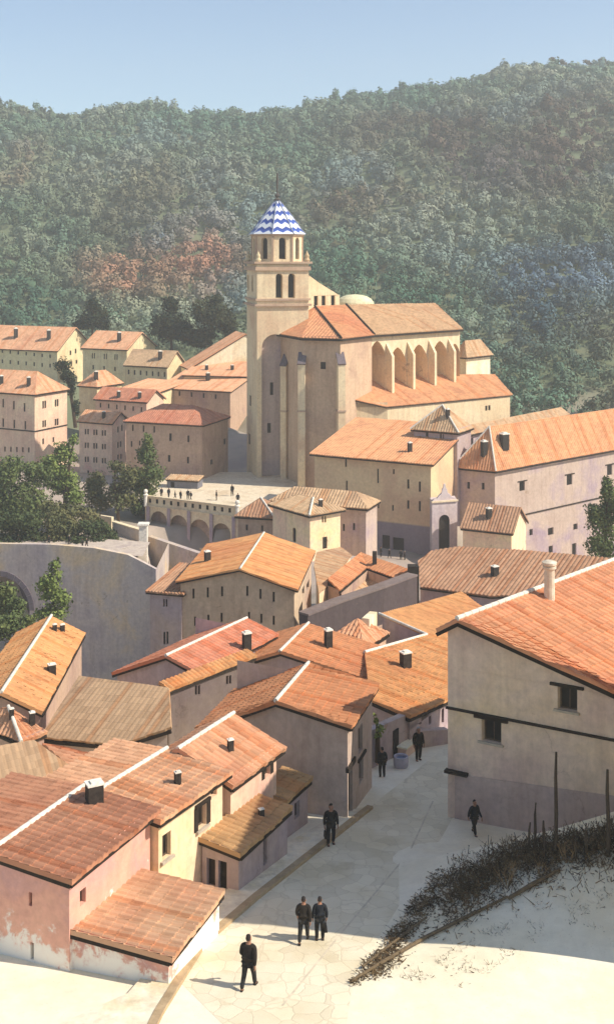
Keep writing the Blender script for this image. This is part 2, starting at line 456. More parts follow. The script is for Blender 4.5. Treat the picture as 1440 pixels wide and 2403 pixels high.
class House: pass
def house(name, label, c, d, t, xl, xr, base=None, hgt=None, roof='gb', rise=None, ridge=None, r=.5, wall=None, tiles=None, over=.4, caps=None, chim=(), wins=(),
          cat='house', group='houses of the village', tb=None, La=None, Lb=None, per=None, eave=True, band=None, hipf=1.0, sink=6.0, capmat=None, amp=None, backz=0.0, dl=0.0, tip=True):
    P0 = P(c[0], c[1], d)
    ta = R(t); tb = R(t if tb is None else tb)
    a = Vector((-math.cos(ta), math.sin(ta), 0)); b = Vector((math.sin(tb), math.cos(tb), 0))
    La = La or seg_len(P0, a, xl); Lb = Lb or seg_len(P0, b, xr)
    ze = P0.z
    if base is None: zb = ze - hgt
    else: zb = base
    G = Vector((P0.x, P0.y, 0))
    pl = lambda al, be, z: G + a * al + b * be + Vector((0, 0, z))
    if tip:       # c is where the lowest roof corner shows: lift the wall top so that the overhanging tip meets it
        sl0 = .3 if rise is None else rise / (r * La if roof == 'gb' else r * Lb if roof == 'ga' else Lb if roof == 'sb' else La if roof in ('sa', 'sl') else min(La, Lb) / 2)
        if roof == 'sl': sl0 = 0
        al0, be0 = -over, -over
        for _ in range(3):
            if rise is None and ridge is not None:
                al, be = {'gb': (r * La, 0), 'ga': (0, r * Lb), 'sb': (0, Lb), 'sa': (La, 0)}.get(roof, (La / 2, Lb / 2))
                rz = max(.15, -(ridge - YH) / F * pl(al, be, 0).y - ze)
                sl0 = rz / (r * La if roof == 'gb' else r * Lb if roof == 'ga' else Lb if roof == 'sb' else La if roof in ('sa', 'sl') else min(La, Lb) / 2)
            q = pl(al0, be0, 0)
            ze = -(c[1] - YH) / F * q.y + over * sl0
        if base is None: zb = ze - hgt
    root = empty(name, pl(La / 2, Lb / 2, zb))
    tag(root, label, cat, group)
    for al, be in ((0, 0), (La, 0), (0, Lb), (La, Lb), (La / 2, Lb / 2)):
        q = pl(al, be, zb); CTRL.append((q.x, q.y, zb - .3 + (backz if be > 0 else 0)))
    s = F / d
    per = per or (.30 if s > 25 else .42); amp = amp or (.05 if s > 25 else .055)
    h = House(); h.root = root; h.pl = pl; h.La, h.Lb, h.ze, h.zb = La, Lb, ze, zb
    o = over
    if rise is None:
        if ridge is not None:
            al, be = {'gb': (r * La, 0), 'ga': (0, r * Lb), 'sb': (0, Lb), 'sa': (La, 0)}.get(roof, (La / 2, Lb / 2))
            q = pl(al, be, 0); rise = -(ridge - YH) / F * q.y - ze
        else: rise = .28 * (La if roof in ('gb',) else Lb if roof == 'ga' else min(La, Lb)) * .5 * 1.4
    rise = max(rise, .15)
    h.rise = rise
    tA, tB = [], []       # gable outlines above the eaves on the two visible faces (u, z)
    planes, eaves, ridges = [], [], []
    if roof == 'gb':
        ra = r * La
        s1, s2 = rise / ra, (rise + dl) / (La - ra); zl = ze - dl
        pr0, pr1 = pl(ra, -o, ze + rise), pl(ra, Lb + o, ze + rise)
        planes += [[pl(-o, -o, ze - o * s1), pl(-o, Lb + o, ze - o * s1), pr1, pr0], [pl(La + o, Lb + o, zl - o * s2), pl(La + o, -o, zl - o * s2), pr0, pr1]]
        tA = [(0, ze), (La, zl), (ra, ze + rise)]
        ridges += [(pr0, pr1)]
        eaves += [(planes[0][0], planes[0][1]), (planes[0][0], pr0), (pr0, planes[1][1]), (planes[1][0], planes[1][1])]
    elif roof == 'ga':
        rb = r * Lb
        s1, s2 = rise / rb, rise / (Lb - rb)
        pr0, pr1 = pl(-o, rb, ze + rise), pl(La + o, rb, ze + rise)
        planes += [[pl(La + o, -o, ze - o * s1), pl(-o, -o, ze - o * s1), pr0, pr1], [pl(-o, Lb + o, ze - o * s2), pl(La + o, Lb + o, ze - o * s2), pr1, pr0]]
        tB = [(0, ze), (Lb, ze), (rb, ze + rise)]
        ridges += [(pr0, pr1)]
        eaves += [(planes[0][0], planes[0][1]), (planes[0][1], pr0), (pr0, planes[1][0])]
    elif roof in ('hip', 'pyr'):
        m = min(La, Lb) / 2
        sl = rise / m
        zo = ze - o * sl
        q0, q1, q2, q3 = pl(-o, -o, zo), pl(La + o, -o, zo), pl(La + o, Lb + o, zo), pl(-o, Lb + o, zo)
        if La >= Lb:
            i = m * hipf if roof == 'hip' else La / 2
            i = min(i, La / 2)
            k0, k1 = pl(i, Lb / 2, ze + rise), pl(La - i, Lb / 2, ze + rise)
            planes += [[q1, q0, k0, k1], [q0, q3, k0], [q3, q2, k1, k0], [q2, q1, k1]]
        else:
            i = m * hipf if roof == 'hip' else Lb / 2
            i = min(i, Lb / 2)
            k0, k1 = pl(La / 2, i, ze + rise), pl(La / 2, Lb - i, ze + rise)
            planes += [[q1, q0, k0], [q0, q3, k1, k0], [q3, q2, k1], [q2, q1, k0, k1]]
        planes = [[x for j, x in enumerate(pp) if j == 0 or (x - pp[j - 1]).length > .02] for pp in planes]
        ridges += [(q0, k0), (k0, k1), (q1, k0 if La < Lb else k1), (q3, k0 if La >= Lb else k1)]
        eaves += [(q0, q1), (q0, q3)]
    elif roof == 'sb':      # low along the left-front face, high at the back
        sl = rise / Lb
        planes += [[pl(La + o, -o, ze - o * sl), pl(-o, -o, ze - o * sl), pl(-o, Lb + o * .5, ze + rise + o * .5 * sl), pl(La + o, Lb + o * .5, ze + rise + o * .5 * sl)]]
        tB = [(0, ze), (Lb, ze), (Lb, ze + rise)]
        eaves += [(planes[0][0], planes[0][1]), (planes[0][1], planes[0][2])]; ridges += [(planes[0][2], planes[0][3])]
    elif roof == 'sa':      # low along the right face
        sl = rise / La
        planes += [[pl(-o, -o, ze - o * sl), pl(-o, Lb + o, ze - o * sl), pl(La + o * .5, Lb + o, ze + rise + o * .5 * sl), pl(La + o * .5, -o, ze + rise + o * .5 * sl)]]
        tA = [(0, ze), (La, ze), (La, ze + rise)]
        eaves += [(planes[0][0], planes[0][1]), (planes[0][0], planes[0][3])]; ridges += [(planes[0][2], planes[0][3])]
    elif roof == 'sl':      # low along the far left side, high along the right face
        sl = rise / La
        planes += [[pl(La + o, Lb + o, ze - o * sl), pl(La + o, -o, ze - o * sl), pl(-o * .5, -o, ze + rise + o * .5 * sl), pl(-o * .5, Lb + o, ze + rise + o * .5 * sl)]]
        tA = [(0, ze), (La, ze), (0, ze + rise)]
        eaves += [(planes[0][0], planes[0][1]), (planes[0][1], planes[0][2]), (planes[0][2], planes[0][3])]; ridges += [(planes[0][2], planes[0][3])]
    # walls with their openings
    A0, A1, B1, C1 = pl(0, 0, 0), pl(La, 0, 0), pl(0, Lb, 0), pl(La, Lb, 0)
    wm = wall or M_STONE
    mb = MB()
    ops = {'A': [], 'B': []}
    for w in wins:
        fc, px, py, ww, hh = w[:5]; opt = w[5] if len(w) > 5 else {}
        X0, X1 = (A0, A1) if fc == 'A' else (A0, B1)
        ua, _ = ray_wall(X0, X1, px - ww / 2, py); ub, zc = ray_wall(X0, X1, px + ww / 2, py)
        uc, zc = ray_wall(X0, X1, px, py)
        dd = X0[1] + (X1 - X0).normalized().y * uc
        u0, u1 = sorted((ua, ub)); hm = hh * dd / F / 2
        LL = La if fc == 'A' else Lb
        u0, u1 = max(u0, .12), min(u1, LL - .12)
        v0, v1 = zc - hm, min(zc + hm, (min(ze, ze - dl) if fc == 'A' else ze) - .12)
        if u1 - u0 < .12 or v1 - v0 < .15: print('window skipped', name, w); continue
        if any(u0 < q[0][1] + .03 and u1 > q[0][0] - .03 and v0 < q[0][3] + .03 and v1 > q[0][2] - .03 for q in ops[fc]): print('window overlaps', name, w); continue
        ops[fc].append(((u0, u1, v0, v1, opt.get('arch')), opt))
    zlow = zb - sink
    zA = min(ze, ze - dl) if roof == 'gb' else ze
    if roof == 'gb' and dl: tA = [(0, zA), (La, zA)] + ([(La, ze - dl)] if dl < 0 else []) + [(r * La, ze + rise)] + ([(0, ze)] if dl > 0 else [])
    ptA, nA = wall_face(mb, A0, A1, zlow, zA, [q[0] for q in ops['A']], back=b)
    ptB, nB = wall_face(mb, A0, B1, zlow, ze, [q[0] for q in ops['B']], back=a)
    e = Vector((0, 0, ze)); l = Vector((0, 0, zlow))
    el = Vector((0, 0, ze - dl if roof == 'gb' else ze)); mb.poly([A1 + l, C1 + l, C1 + el, A1 + el]); mb.poly([B1 + l, C1 + l, C1 + e, B1 + e])
    if tA:
        mb.poly([ptA(u, z) for u, z in tA]); mb.poly([ptA(u, z) + b * Lb for u, z in tA])
        if roof == 'sa': mb.poly([A1 + e, C1 + e, C1 + e + Vector((0, 0, rise)), A1 + e + Vector((0, 0, rise))])
        if roof == 'sl': mb.poly([A0 + e, B1 + e, B1 + e + Vector((0, 0, rise)), A0 + e + Vector((0, 0, rise))])
    if tB:
        mb.poly([ptB(u, z) for u, z in tB]); mb.poly([ptB(u, z) + a * La for u, z in tB])
        if roof == 'sb': mb.poly([B1 + e, C1 + e, C1 + e + Vector((0, 0, rise)), B1 + e + Vector((0, 0, rise))])
    h.wall = mb.build('wall', wm, root)
    h.ptA, h.ptB = ptA, ptB
    for fc, pt, n in (('A', ptA, nA), ('B', ptB, nB)):
        for q, opt in ops[fc]:
            kw = {k: v for k, v in opt.items() if k in ('kind', 'lintel', 'sill', 'shutters', 'frame', 'label', 'panemat')}
            add_window(root, pt, n, *q[:4], arch=q[4], **kw)
    # roof
    mr = MB()
    for pp in planes: roof_panel(mr, pp, per, amp, uoff=random.random() * 50)
    ro = mr.build('roof', tiles, root)
    h.roof = ro; h.planes = planes
    if eave:
        me = MB()
        k = .20 if s < 20 else .13
        for p, q in eaves:
            dz = Vector((0, 0, -.13 - k / 2))
            ctr = pl(La / 2, Lb / 2, 0)
            ins = lambda x: (Vector((ctr.x - x.x, ctr.y - x.y, 0)).normalized() * .08)
            me.beam(p + ins(p) + dz, q + ins(q) + dz, .12, k)
        me.build('eave_shade_strip', M_EAVE, ro)  # dark strips stand in for the shadow line below the eaves
    if caps is None: caps = [0] if ridges else []
    mc = MB()
    for i in caps:
        if i < len(ridges):
            cap_line(mc, ridges[i][0] + Vector((0, 0, .03)), ridges[i][1] + Vector((0, 0, .03)), .09 if s > 25 else .13)
    if mc.v: mc.build('ridge_cap', capmat or M_CAP, ro)
    for ch in chim: chimney(h, *ch)
    if band is not None:      # string course at a given height below the eave, both faces
        mz = MB(); z = ze - band
        for X, Y, nn in ((A0, A1, nA), (A0, B1, nB)):
            mz.beam(X + nn * .03 + Vector((0, 0, z)), Y + nn * .03 + Vector((0, 0, z)), .20, .22)
        mz.build('string_course', M_FRAME, root)
    return h

def in_poly(p, poly):
    s = 0
    for i in range(len(poly)):
        a, b = poly[i], poly[(i + 1) % len(poly)]
        c = (b.x - a.x) * (p.y - a.y) - (b.y - a.y) * (p.x - a.x)
        if s == 0: s = c
        elif s * c < 0: return False
    return True

def roof_hit(planes, px, py):
    best = None
    for pp in planes:
        n = (pp[1] - pp[0]).cross(pp[2] - pp[0]).normalized()
        r = P(px, py, 1.0)
        k = r.dot(n)
        if abs(k) < 1e-6: continue
        tt = pp[0].dot(n) / k
        q = r * tt
        if tt > 0 and in_poly(q, pp) and (best is None or tt < best.y): best = q
    return best

def chimney(h, px, pyb, hpx, wpx, style='brick', mat=None, lab=None):
    q = roof_hit(h.planes, px, pyb)
    if q is None: print('chimney misses roof', h.root.name, px, pyb); return
    s = F / q.y; H, W = hpx / s, wpx / s
    if s < 14: H, W = H * .92, W * .9
    m = MB()
    rot = R(27)
    def blk(w1, w2, z0, z1, mi=0):
        def ring(w, ww, z): return [q + Vector((x * math.cos(rot) - y * math.sin(rot), x * math.sin(rot) + y * math.cos(rot), z)) for x, y in ((-w, -ww), (w, -ww), (w, ww), (-w, ww))]
        m.prism(ring(w1 / 2, w2 / 2, z0), ring(w1 / 2, w2 / 2, z1), mi)
    if style == 'round':
        m.lathe(q, [(W * .5, -.4), (W * .46, H * .78), (W * .62, H * .80), (W * .62, H * .85), (W * .5, H * .86), (W * .66, H * .9), (W * .68, H * .96), (W * .3, H), ], 14)
    else:
        blk(W, W * .85, -.5, H * .86)
        blk(W * 1.12, W * .97, H * .86, H * .93, 1)
        blk(W * .55, W * .5, H * .93, H, 1)
    o = m.build('chimney', [mat or M_CHIMSHADE, M_LIME if style != 'round' else (mat or M_CHIMSHADE)], h.roof)
    if lab: o['label'] = lab
    return o

def row(face, x0, y0, x1, y1, n, w, h, **opt):
    return [(face, x0 + (x1 - x0) * i / max(1, n - 1), y0 + (y1 - y0) * i / max(1, n - 1), w, h, opt) for i in range(n)]

def slab_house(name, label, tri, polys, base, wall, tiles, eaves=(), caps=(), chim=(), wins=(), over=.25, per=None, cat='house', ud=None, capmat=None, sink=6, amp=.05):
    """house under one sloping roof of irregular outline: tri = three (px, py, d) that fix the slope, polys = outline of the slope as seen in the photo"""
    a, b, c = [P(*t) for t in tri]
    n = (b - a).cross(c - a).normalized()
    def on(px, py):
        r = P(px, py, 1.0); return r * (a.dot(n) / r.dot(n))
    pol = [[on(*q) for q in pp] for pp in polys]
    allp = [q for pp in pol for q in pp]
    ctr = sum(allp, Vector()) / len(allp)
    root = empty(name, Vector((ctr.x, ctr.y, base))); tag(root, label, cat, 'houses of the village')
    for q in allp: CTRL.append((q.x, q.y, base - .3))
    s = F / ctr.y; per = per or (.30 if s > 25 else .42)
    u = ud if ud is not None else (b - a)
    mr = MB()
    for pp in pol: roof_panel(mr, pp, per, amp, uoff=random.random() * 50, ud=u)
    ro = mr.build('roof', tiles, root)
    mw = MB(); cnt = {}
    for pp in pol:
        for i in range(len(pp)):
            k = tuple(sorted((tuple(round(x, 2) for x in pp[i]), tuple(round(x, 2) for x in pp[(i + 1) % len(pp)])))); cnt[k] = cnt.get(k, 0) + 1
    ins = lambda q: q + Vector((ctr.x - q.x, ctr.y - q.y, 0)).normalized() * over
    h = House(); h.root, h.roof, h.planes = root, ro, pol
    made = []
    for pp in pol:
        for i in range(len(pp)):
            k = tuple(sorted((tuple(round(x, 2) for x in pp[i]), tuple(round(x, 2) for x in pp[(i + 1) % len(pp)]))))
            if cnt[k] > 1: continue
            A, B = ins(pp[i]), ins(pp[(i + 1) % len(pp)])
            ops = []
            for w in wins:
                if w[0] != i: continue
                ua, _ = ray_wall(A, B, w[1] - w[3] / 2, w[2]); ub, _ = ray_wall(A, B, w[1] + w[3] / 2, w[2]); uc, zc = ray_wall(A, B, w[1], w[2])
                dd = A.y + (B - A).to_2d().normalized().y * uc; hm = w[4] * dd / F / 2
                ops.append((min(ua, ub), max(ua, ub), zc - hm, zc + hm, None, .22, w[5] if len(w) > 5 else {}))
            zt = min(A.z, B.z) - .14
            bk = Vector((ctr.x - (A.x + B.x) / 2, ctr.y - (A.y + B.y) / 2, 0))
            t2 = (B - A); t2.z = 0; t2.normalize(); nn = Vector((-t2.y, t2.x, 0)); nn = nn if nn.dot(bk) > 0 else -nn
            pt, no = wall_face(mw, A, B, base - sink, zt, [q[:6] for q in ops], back=nn)
            L = Vector((B.x - A.x, B.y - A.y)).length
            if abs(A.z - B.z) > .02: mw.poly([pt(0, zt), pt(L, zt), pt(L, B.z - .12) if B.z > A.z else pt(0, A.z - .12)])
            made += [(pt, no, q) for q in ops]
    mw.build('wall', wall, root)
    for pt, no, q in made: add_window(root, pt, no, *q[:4], **q[6])
    if eaves:
        me = MB()
        for (p, q) in eaves:
            me.beam(on(*p) + Vector((0, .03, -.22)), on(*q) + Vector((0, .03, -.22)), .12, .16)
        me.build('eave_shade_strip', M_EAVE, ro)
    if caps:
        for p, q in caps:
            mc = MB(); cap_line(mc, on(*p) + Vector((0, 0, .05)), on(*q) + Vector((0, 0, .03)), .10); mc.build('ridge_cap', capmat or M_CAP, ro)
    for ch in chim: chimney(h, *ch)
    return h
# ------------------------------------------------------------------ palettes
W_CREAM = plaster('#e2c896', '#ecd8aa', '#dcbf92', .16, key='cream_render')
W_PALE = plaster('#ecdcb4', '#f2e6c4', '#e6cfa4', .16, key='pale_render')
W_GREY = plaster('#b39c8c', '#c2ac9a', '#a8939a', .13, key='grey_render')
W_MAUVE = plaster('#a3909a', '#b5a29f', '#bca594', .10, key='mauve_render')
W_OCHRE = plaster('#c9a26c', '#d8b67e', '#c79c70', .10, key='ochre_render')
W_BROWN = plaster('#b0917c', '#c3a48a', '#a98a7e', .10, key='brown_render')
W_PINK = plaster('#dcb69c', '#e8c6a8', '#dfae98', .18, key='pink_render')
W_DARK = plaster('#665850', '#74665c', '#6c5e5a', .2, key='shade_dark_render')  # darkened in place of shade on the long lean-to wall
W_ROSE = plaster('#d8b096', '#e2bfa2', '#ead2ac', .22, key='rose_render')
W_YELL = plaster('#f0d9a0', '#f2d2ac', '#eec3a4', .20, key='yellow_render')
W_LILAC = plaster('#b8a5a6', '#c6b4ae', '#bfa9a6', .2, key='lilac_render')
T_OR = tile('#bd6c3c', '#cf8450', '#c27646', key='orange_tiles')
T_ORW = tile('#cf8248', '#dc9a58', '#c98a52', key='golden_tiles')
T_PE = tile('#d29468', '#dea67c', '#cb8c66', .42, key='peach_tiles')
T_TAN = tile('#b08a64', '#bf9a72', '#a88262', key='tan_tiles')
T_TANF = tile('#b6946c', '#c6a47c', '#ac8a68', .42, key='far_tan_tiles')
T_RED = tile('#b4644a', '#c07556', '#b06850', .42, key='red_tiles')
T_PINK = tile('#d07858', '#de8a68', '#d88058', key='pink_tiles')
T_SALM = tile('#cf8a64', '#d99c72', '#d28c68', key='salmon_tiles')
T_BRN = tile('#9a6c4c', '#a97c5c', '#946448', key='brown_tiles')
T_DRED = tile('#9c583e', '#aa694a', '#b67c5a', key='dark_red_tiles')
T_ROOFC = tile('#c47448', '#ce8a58', '#c07a52', .42, key='apse_tiles')
T_ORF = tile('#d08a5a', '#dd9c68', '#c98458', .42, key='far_orange_tiles')
T_OLIV = tile('#b48650', '#c29860', '#ac7e50', key='olive_tiles')

GV = 'houses of the village'
def worn_wall():
    n = N('worn_rose_render'); p = n.pos()
    big = n.noise(p, .35, 5, .62, .5)
    col = n.ramp(big, [(.3, srgb('#c79a94')), (.48, srgb('#dca48e')), (.66, srgb('#e8b296'))])
    fine = n.noise(p, 2.6, 9, .72)
    col = n.mix(.3, col, n.mix(1.0, col, n.ramp(fine, [(.3, (.5, .48, .47)), (.7, (1.4, 1.4, 1.4))]), 'MULTIPLY'))
    # render flaked off the foot of the wall, white lime undercoat bare
    sx = n.add('SeparateXYZ'); n.link(p, sx.inputs[0])
    hh = n.math('MULTIPLY_ADD', sx.outputs[2], -.34, -.34 * 21.1)
    edge = n.math('ADD', hh, n.math('MULTIPLY', n.math('SUBTRACT', n.noise(p, 1.2, 9, .68, .3), .5), 1.9))
    k = n.ramp(edge, [(.34, (0, 0, 0)), (.43, (.35, .35, .35)), (.46, (.8, .8, .8)), (.6, (1, 1, 1))])
    col = n.mix(k, col, srgb('#f4ebdb'))
    n.link(col, n.b.inputs['Base Color'])
    n.bump(n.math('ADD', n.math('MULTIPLY', k, -.5), n.noise(p, 7, 8, .7)), .02, .5)
    return n.m
W_WORN = worn_wall()
def shade_foot_wall():
    n = N('ochre_render_painted_shade'); p = n.pos()
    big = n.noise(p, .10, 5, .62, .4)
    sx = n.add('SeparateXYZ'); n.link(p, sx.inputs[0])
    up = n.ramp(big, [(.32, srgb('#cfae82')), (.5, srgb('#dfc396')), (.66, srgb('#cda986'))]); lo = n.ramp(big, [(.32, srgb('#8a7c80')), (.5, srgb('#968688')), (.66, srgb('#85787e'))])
    k = n.ramp(n.math('MULTIPLY_ADD', sx.outputs[2], -1.0, -37.6), [(.0, (0, 0, 0)), (.25, (1, 1, 1))])  # foot of the wall coloured grey to imitate a shadow lying on it
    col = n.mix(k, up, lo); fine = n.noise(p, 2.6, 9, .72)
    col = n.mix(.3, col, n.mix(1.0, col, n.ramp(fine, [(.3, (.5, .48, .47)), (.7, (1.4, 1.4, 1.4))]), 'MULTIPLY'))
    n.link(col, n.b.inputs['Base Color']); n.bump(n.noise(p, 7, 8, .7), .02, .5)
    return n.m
W_SHADEFOOT = shade_foot_wall()
# ------------------------------------------------------------------ far left rows
L1 = house('row_house', 'long peach roofed row house with two chimneys, highest at the far left under the hill', (135, 824), 296, 24, -70, 216, hgt=9, roof='ga', ridge=768, r=.5, wall=W_CREAM, tiles=T_PE, caps=[],
      chim=[(38, 792, 26, 9), (115, 796, 26, 9)], wins=row('A', 6, 820 + 4, 118, 836, 7, 4, 8) + row('A', 6, 848, 118, 858, 7, 4, 9) + row('B', 166, 828, 178, 824, 2, 4, 11) + row('B', 168, 852, 180, 849, 2, 4, 9))
L2 = house('terraced_house', 'peach roofed grey fronted house with one chimney, between the row house and the dark trees', (298, 821), 284, 26, 195, 364, hgt=9, roof='ga', ridge=779, wall=W_CREAM, tiles=T_PE, caps=[],
      chim=[(280, 800, 24, 9)], wins=[w for x in (217, 245, 270) for w in row('A', x, 835 + (x - 217) * .05, x + 5, 835 + (x - 217) * .05, 2, 3, 13)] + row('A', 219, 862, 270, 866, 3, 4, 10))
L3 = house('terraced_house', 'olive tan roofed house with a row of seven small windows and one chimney', (392, 862), 268, 26, 294, 434, hgt=9, roof='ga', ridge=823, wall=W_CREAM, tiles=T_TANF, caps=[],
      chim=[(376, 842, 22, 9)], wins=row('A', 302, 873, 386, 879, 7, 4, 11))
LG = house('gable_house', 'big bright cream gable wall rising to the left edge of the church tower', (444, 864), 264, 72, 432, 705, hgt=14, roof='ga', La=9, ridge=783, wall=W_PALE, tiles=T_PE, caps=[], over=.25, tip=False)
CR = house('low_house', 'low greyish pink roof with two small chimneys against the tower', (600, 884), 254, 12, 432, 640, hgt=8, roof='sb', ridge=850, wall=W_CREAM, tiles=T_PE, caps=[], chim=[(485, 868, 14, 7), (545, 868, 14, 7)], Lb=12)
L5 = house('long_house', 'long peach roofed house with one chimney and five windows, directly left of the tower', (540, 919), 246, 22, 374, 590, hgt=10, roof='sb', ridge=868, wall=W_BROWN, tiles=T_PE, caps=[], Lb=15,
      chim=[(488, 893, 22, 9)], wins=row('A', 393, 921, 506, 931, 5, 4, 11))
L6 = house('small_house', 'small peach hip roofed house with bright right wall, beside the thin dark evergreen', (228, 908), 250, 30, 186, 286, hgt=12, roof='hip', ridge=869, wall=W_CREAM, tiles=T_PE, caps=[],
      chim=[(226, 888, 20, 9)], wins=row('B', 241, 914, 274, 902, 3, 4, 8))
L7B = house('low_house', 'low peach roof behind the brown roof with two chimneys', (372, 920), 246, 26, 278, 400, hgt=7, roof='sb', ridge=894, wall=W_CREAM, tiles=T_PE, caps=[], Lb=12)
L7 = house('cottage', 'pale pink cottage with an orange brown roof, two chimneys and a row of six windows', (344, 944), 238, 25, 225, 384, hgt=8, roof='ga', ridge=914, wall=W_PINK, tiles=T_RED, caps=[],
      chim=[(279, 932, 17, 8), (328, 934, 17, 8)], wins=row('A', 236, 951, 332, 961, 6, 4, 11))
L8 = house('round_ended_house', 'long dark red roofed building with tall brown grey walls, left of the church apse', (474, 998), 198, 20, 296, 586, base=-40, roof='hip', ridge=949, wall=W_BROWN, tiles=T_RED, caps=[], hipf=.8, Lb=11,
      wins=row('A', 312, 1004, 362, 1008, 3, 4, 15) + [('A', 400, 1026, 6, 18), ('A', 442, 1030, 5, 16), ('A', 397, 1076, 6, 16), ('A', 441, 1080, 5, 16), ('A', 309, 1042, 4, 14), ('A', 328, 1040, 4, 12),
            ('B', 528, 1036, 6, 14), ('B', 497, 1084, 6, 12), ('B', 497, 1142, 6, 12), ('B', 529, 1140, 17, 42, {'kind': 'door'})])
L9 = house('tall_house', 'narrow four storey house with a peach roof and rows of paired windows', (263, 994), 216, 26, 187, 299, base=-41, roof='ga', ridge=966, wall=W_PINK, tiles=T_PE, caps=[], chim=[(244, 980, 17, 8)],
      wins=[w for yy in (1013, 1045, 1078) for x in (204, 224, 244) for w in row('A', x - 3, yy + (x - 204) * .08, x + 3, yy + (x - 204) * .08, 2, 4, 13)] + row('B', 278, 1008, 287, 1004, 2, 4, 14) + row('B', 278, 1044, 284, 1042, 2, 4, 14) + row('B', 278, 1073, 285, 1071, 2, 4, 12) + [('A', 207, 1110, 5, 12)])
L10 = house('large_house', 'large pale hipped roof house with two chimneys and dark string course, at left edge', (82, 926), 220, 27, -95, 158, base=-41, roof='hip', ridge=868, wall=W_ROSE, tiles=T_PE, caps=[], hipf=.7,
      chim=[(4, 900, 22, 9), (68, 905, 24, 9)], band=7.4, wins=row('A', 8, 946, 58, 956, 3, 4, 20) + row('A', 8, 992, 60, 998, 3, 4, 20) + row('A', 12, 1054, 68, 1056, 5, 4, 12) + row('B', 102, 950, 107, 949, 2, 4, 18) + row('B', 131, 946, 136, 945, 2, 4, 17) + row('B', 102, 995, 107, 994, 2, 4, 16) + row('B', 131, 991, 136, 990, 2, 4, 16) + [('B', 102, 1036, 4, 14), ('B', 126, 1032, 4, 12)])

KIO = house('kiosk', 'small low grey blue kiosk with a dark doorway, against the dark red roofed building', (464, 1128), 190, 14, 392, 480, hgt=2.6, roof='sb', rise=.3, wall=plaster('#6f7078', '#7c7c82', '#66666e', .4, key='kiosk_paint'), tiles=T_TANF, caps=[], over=.2, Lb=2.5, sink=3, wins=[('A', 405, 1144, 9, 26, {'kind': 'door'})], cat='kiosk', group=None)
# ------------------------------------------------------------------ right of the church and the middle of the village
R1 = house('great_house', 'large ochre house below the church nave with a striped orange roof', (1010, 1090), 160, 27, 738, 1068, base=-41.6, roof='sb', rise=3.1, wall=W_SHADEFOOT, tiles=T_ORF, caps=[], Lb=15.5, over=.6,
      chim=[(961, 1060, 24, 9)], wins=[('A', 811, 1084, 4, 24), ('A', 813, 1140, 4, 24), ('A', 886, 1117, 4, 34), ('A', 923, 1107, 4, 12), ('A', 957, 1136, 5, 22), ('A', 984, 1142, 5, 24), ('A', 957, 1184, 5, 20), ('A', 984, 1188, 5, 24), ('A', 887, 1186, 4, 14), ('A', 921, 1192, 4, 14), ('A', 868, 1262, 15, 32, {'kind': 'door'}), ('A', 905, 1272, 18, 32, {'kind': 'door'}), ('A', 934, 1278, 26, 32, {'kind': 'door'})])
R2 = house('upper_house', 'small grey house with a tan hipped roof rising behind the ochre house', (1072, 1016), 168, 30, 970, 1104, hgt=9, roof='pyr', ridge=950, wall=W_MAUVE, tiles=T_TANF, caps=[0, 2], chim=[(1050, 978, 20, 8)], wins=[('A', 1001, 1022, 6, 16), ('A', 1033, 1026, 4, 16), ('A', 1039, 1027, 3, 16)])
R3 = house('rear_house', 'grey house with a long flat tan roof behind the chimneys of the orange roof', (1096, 1022), 196, 42, 1076, 1330, hgt=9, roof='hip', ridge=976, wall=W_MAUVE, tiles=T_TANF, caps=[], wins=[('B', 1106, 1040, 7, 24), ('B', 1124, 1036, 4, 22)])
R4 = house('corner_building', 'big grey corner building with a striped orange hipped roof, at the right edge', (1160, 1106), 166, 30, 1074, 1560, base=-46.5, tb=50, roof='hip', rise=5.0, hipf=1.0, wall=W_GREY, tiles=T_ORF, caps=[0, 2], over=.5,  # grey wall colour stands in for a shadow over this building
      chim=[(1135, 1064, 32, 13), (1182, 1048, 34, 18)], wins=row('A', 1098, 1139, 1132, 1141, 2, 7, 16) + [('A', 1127, 1141, 3, 14), ('B', 1224, 1141, 13, 22, {'lintel': True}), ('B', 1335, 1126, 13, 24, {'lintel': True}), ('B', 1429, 1103, 12, 24, {'lintel': True}),
            ('B', 1245, 1249, 8, 15), ('B', 1291, 1247, 13, 17), ('B', 1349, 1236, 10, 14), ('B', 1291, 1292, 10, 22), ('B', 1346, 1290, 10, 30)])
def stringcourse(h, z, name='string_course'):
    m = MB(); n = Vector((h.ptB(0, 0, -1) - h.ptB(0, 0, 0)))
    m.beam(h.ptB(2, z, -.05), h.ptB(h.Lb, z, -.05), .2, .16); m.build(name, M_FRAME, h.root)
stringcourse(R4, -38.3)
R6 = house('small_house', 'small house with a plain brown roof standing in front of the grey corner building', (1199, 1252), 150, 26, 1085, 1233, base=-41.6, roof='ga', ridge=1190, wall=W_YELL, tiles=T_BRN, caps=[], per=.42, chim=[(1146, 1214, 24, 12)], over=.3)
M1A = house('grey_house', 'grey walled house with a wide low tan roof beside the steps to the plaza', (858, 1194), 147, 22, 640, 884, base=-39, roof='hip', ridge=1147, wall=W_GREY, tiles=T_TANF, caps=[], hipf=1.0, wins=[('A', 806, 1238, 5, 17), ('A', 830, 1236, 5, 17)])

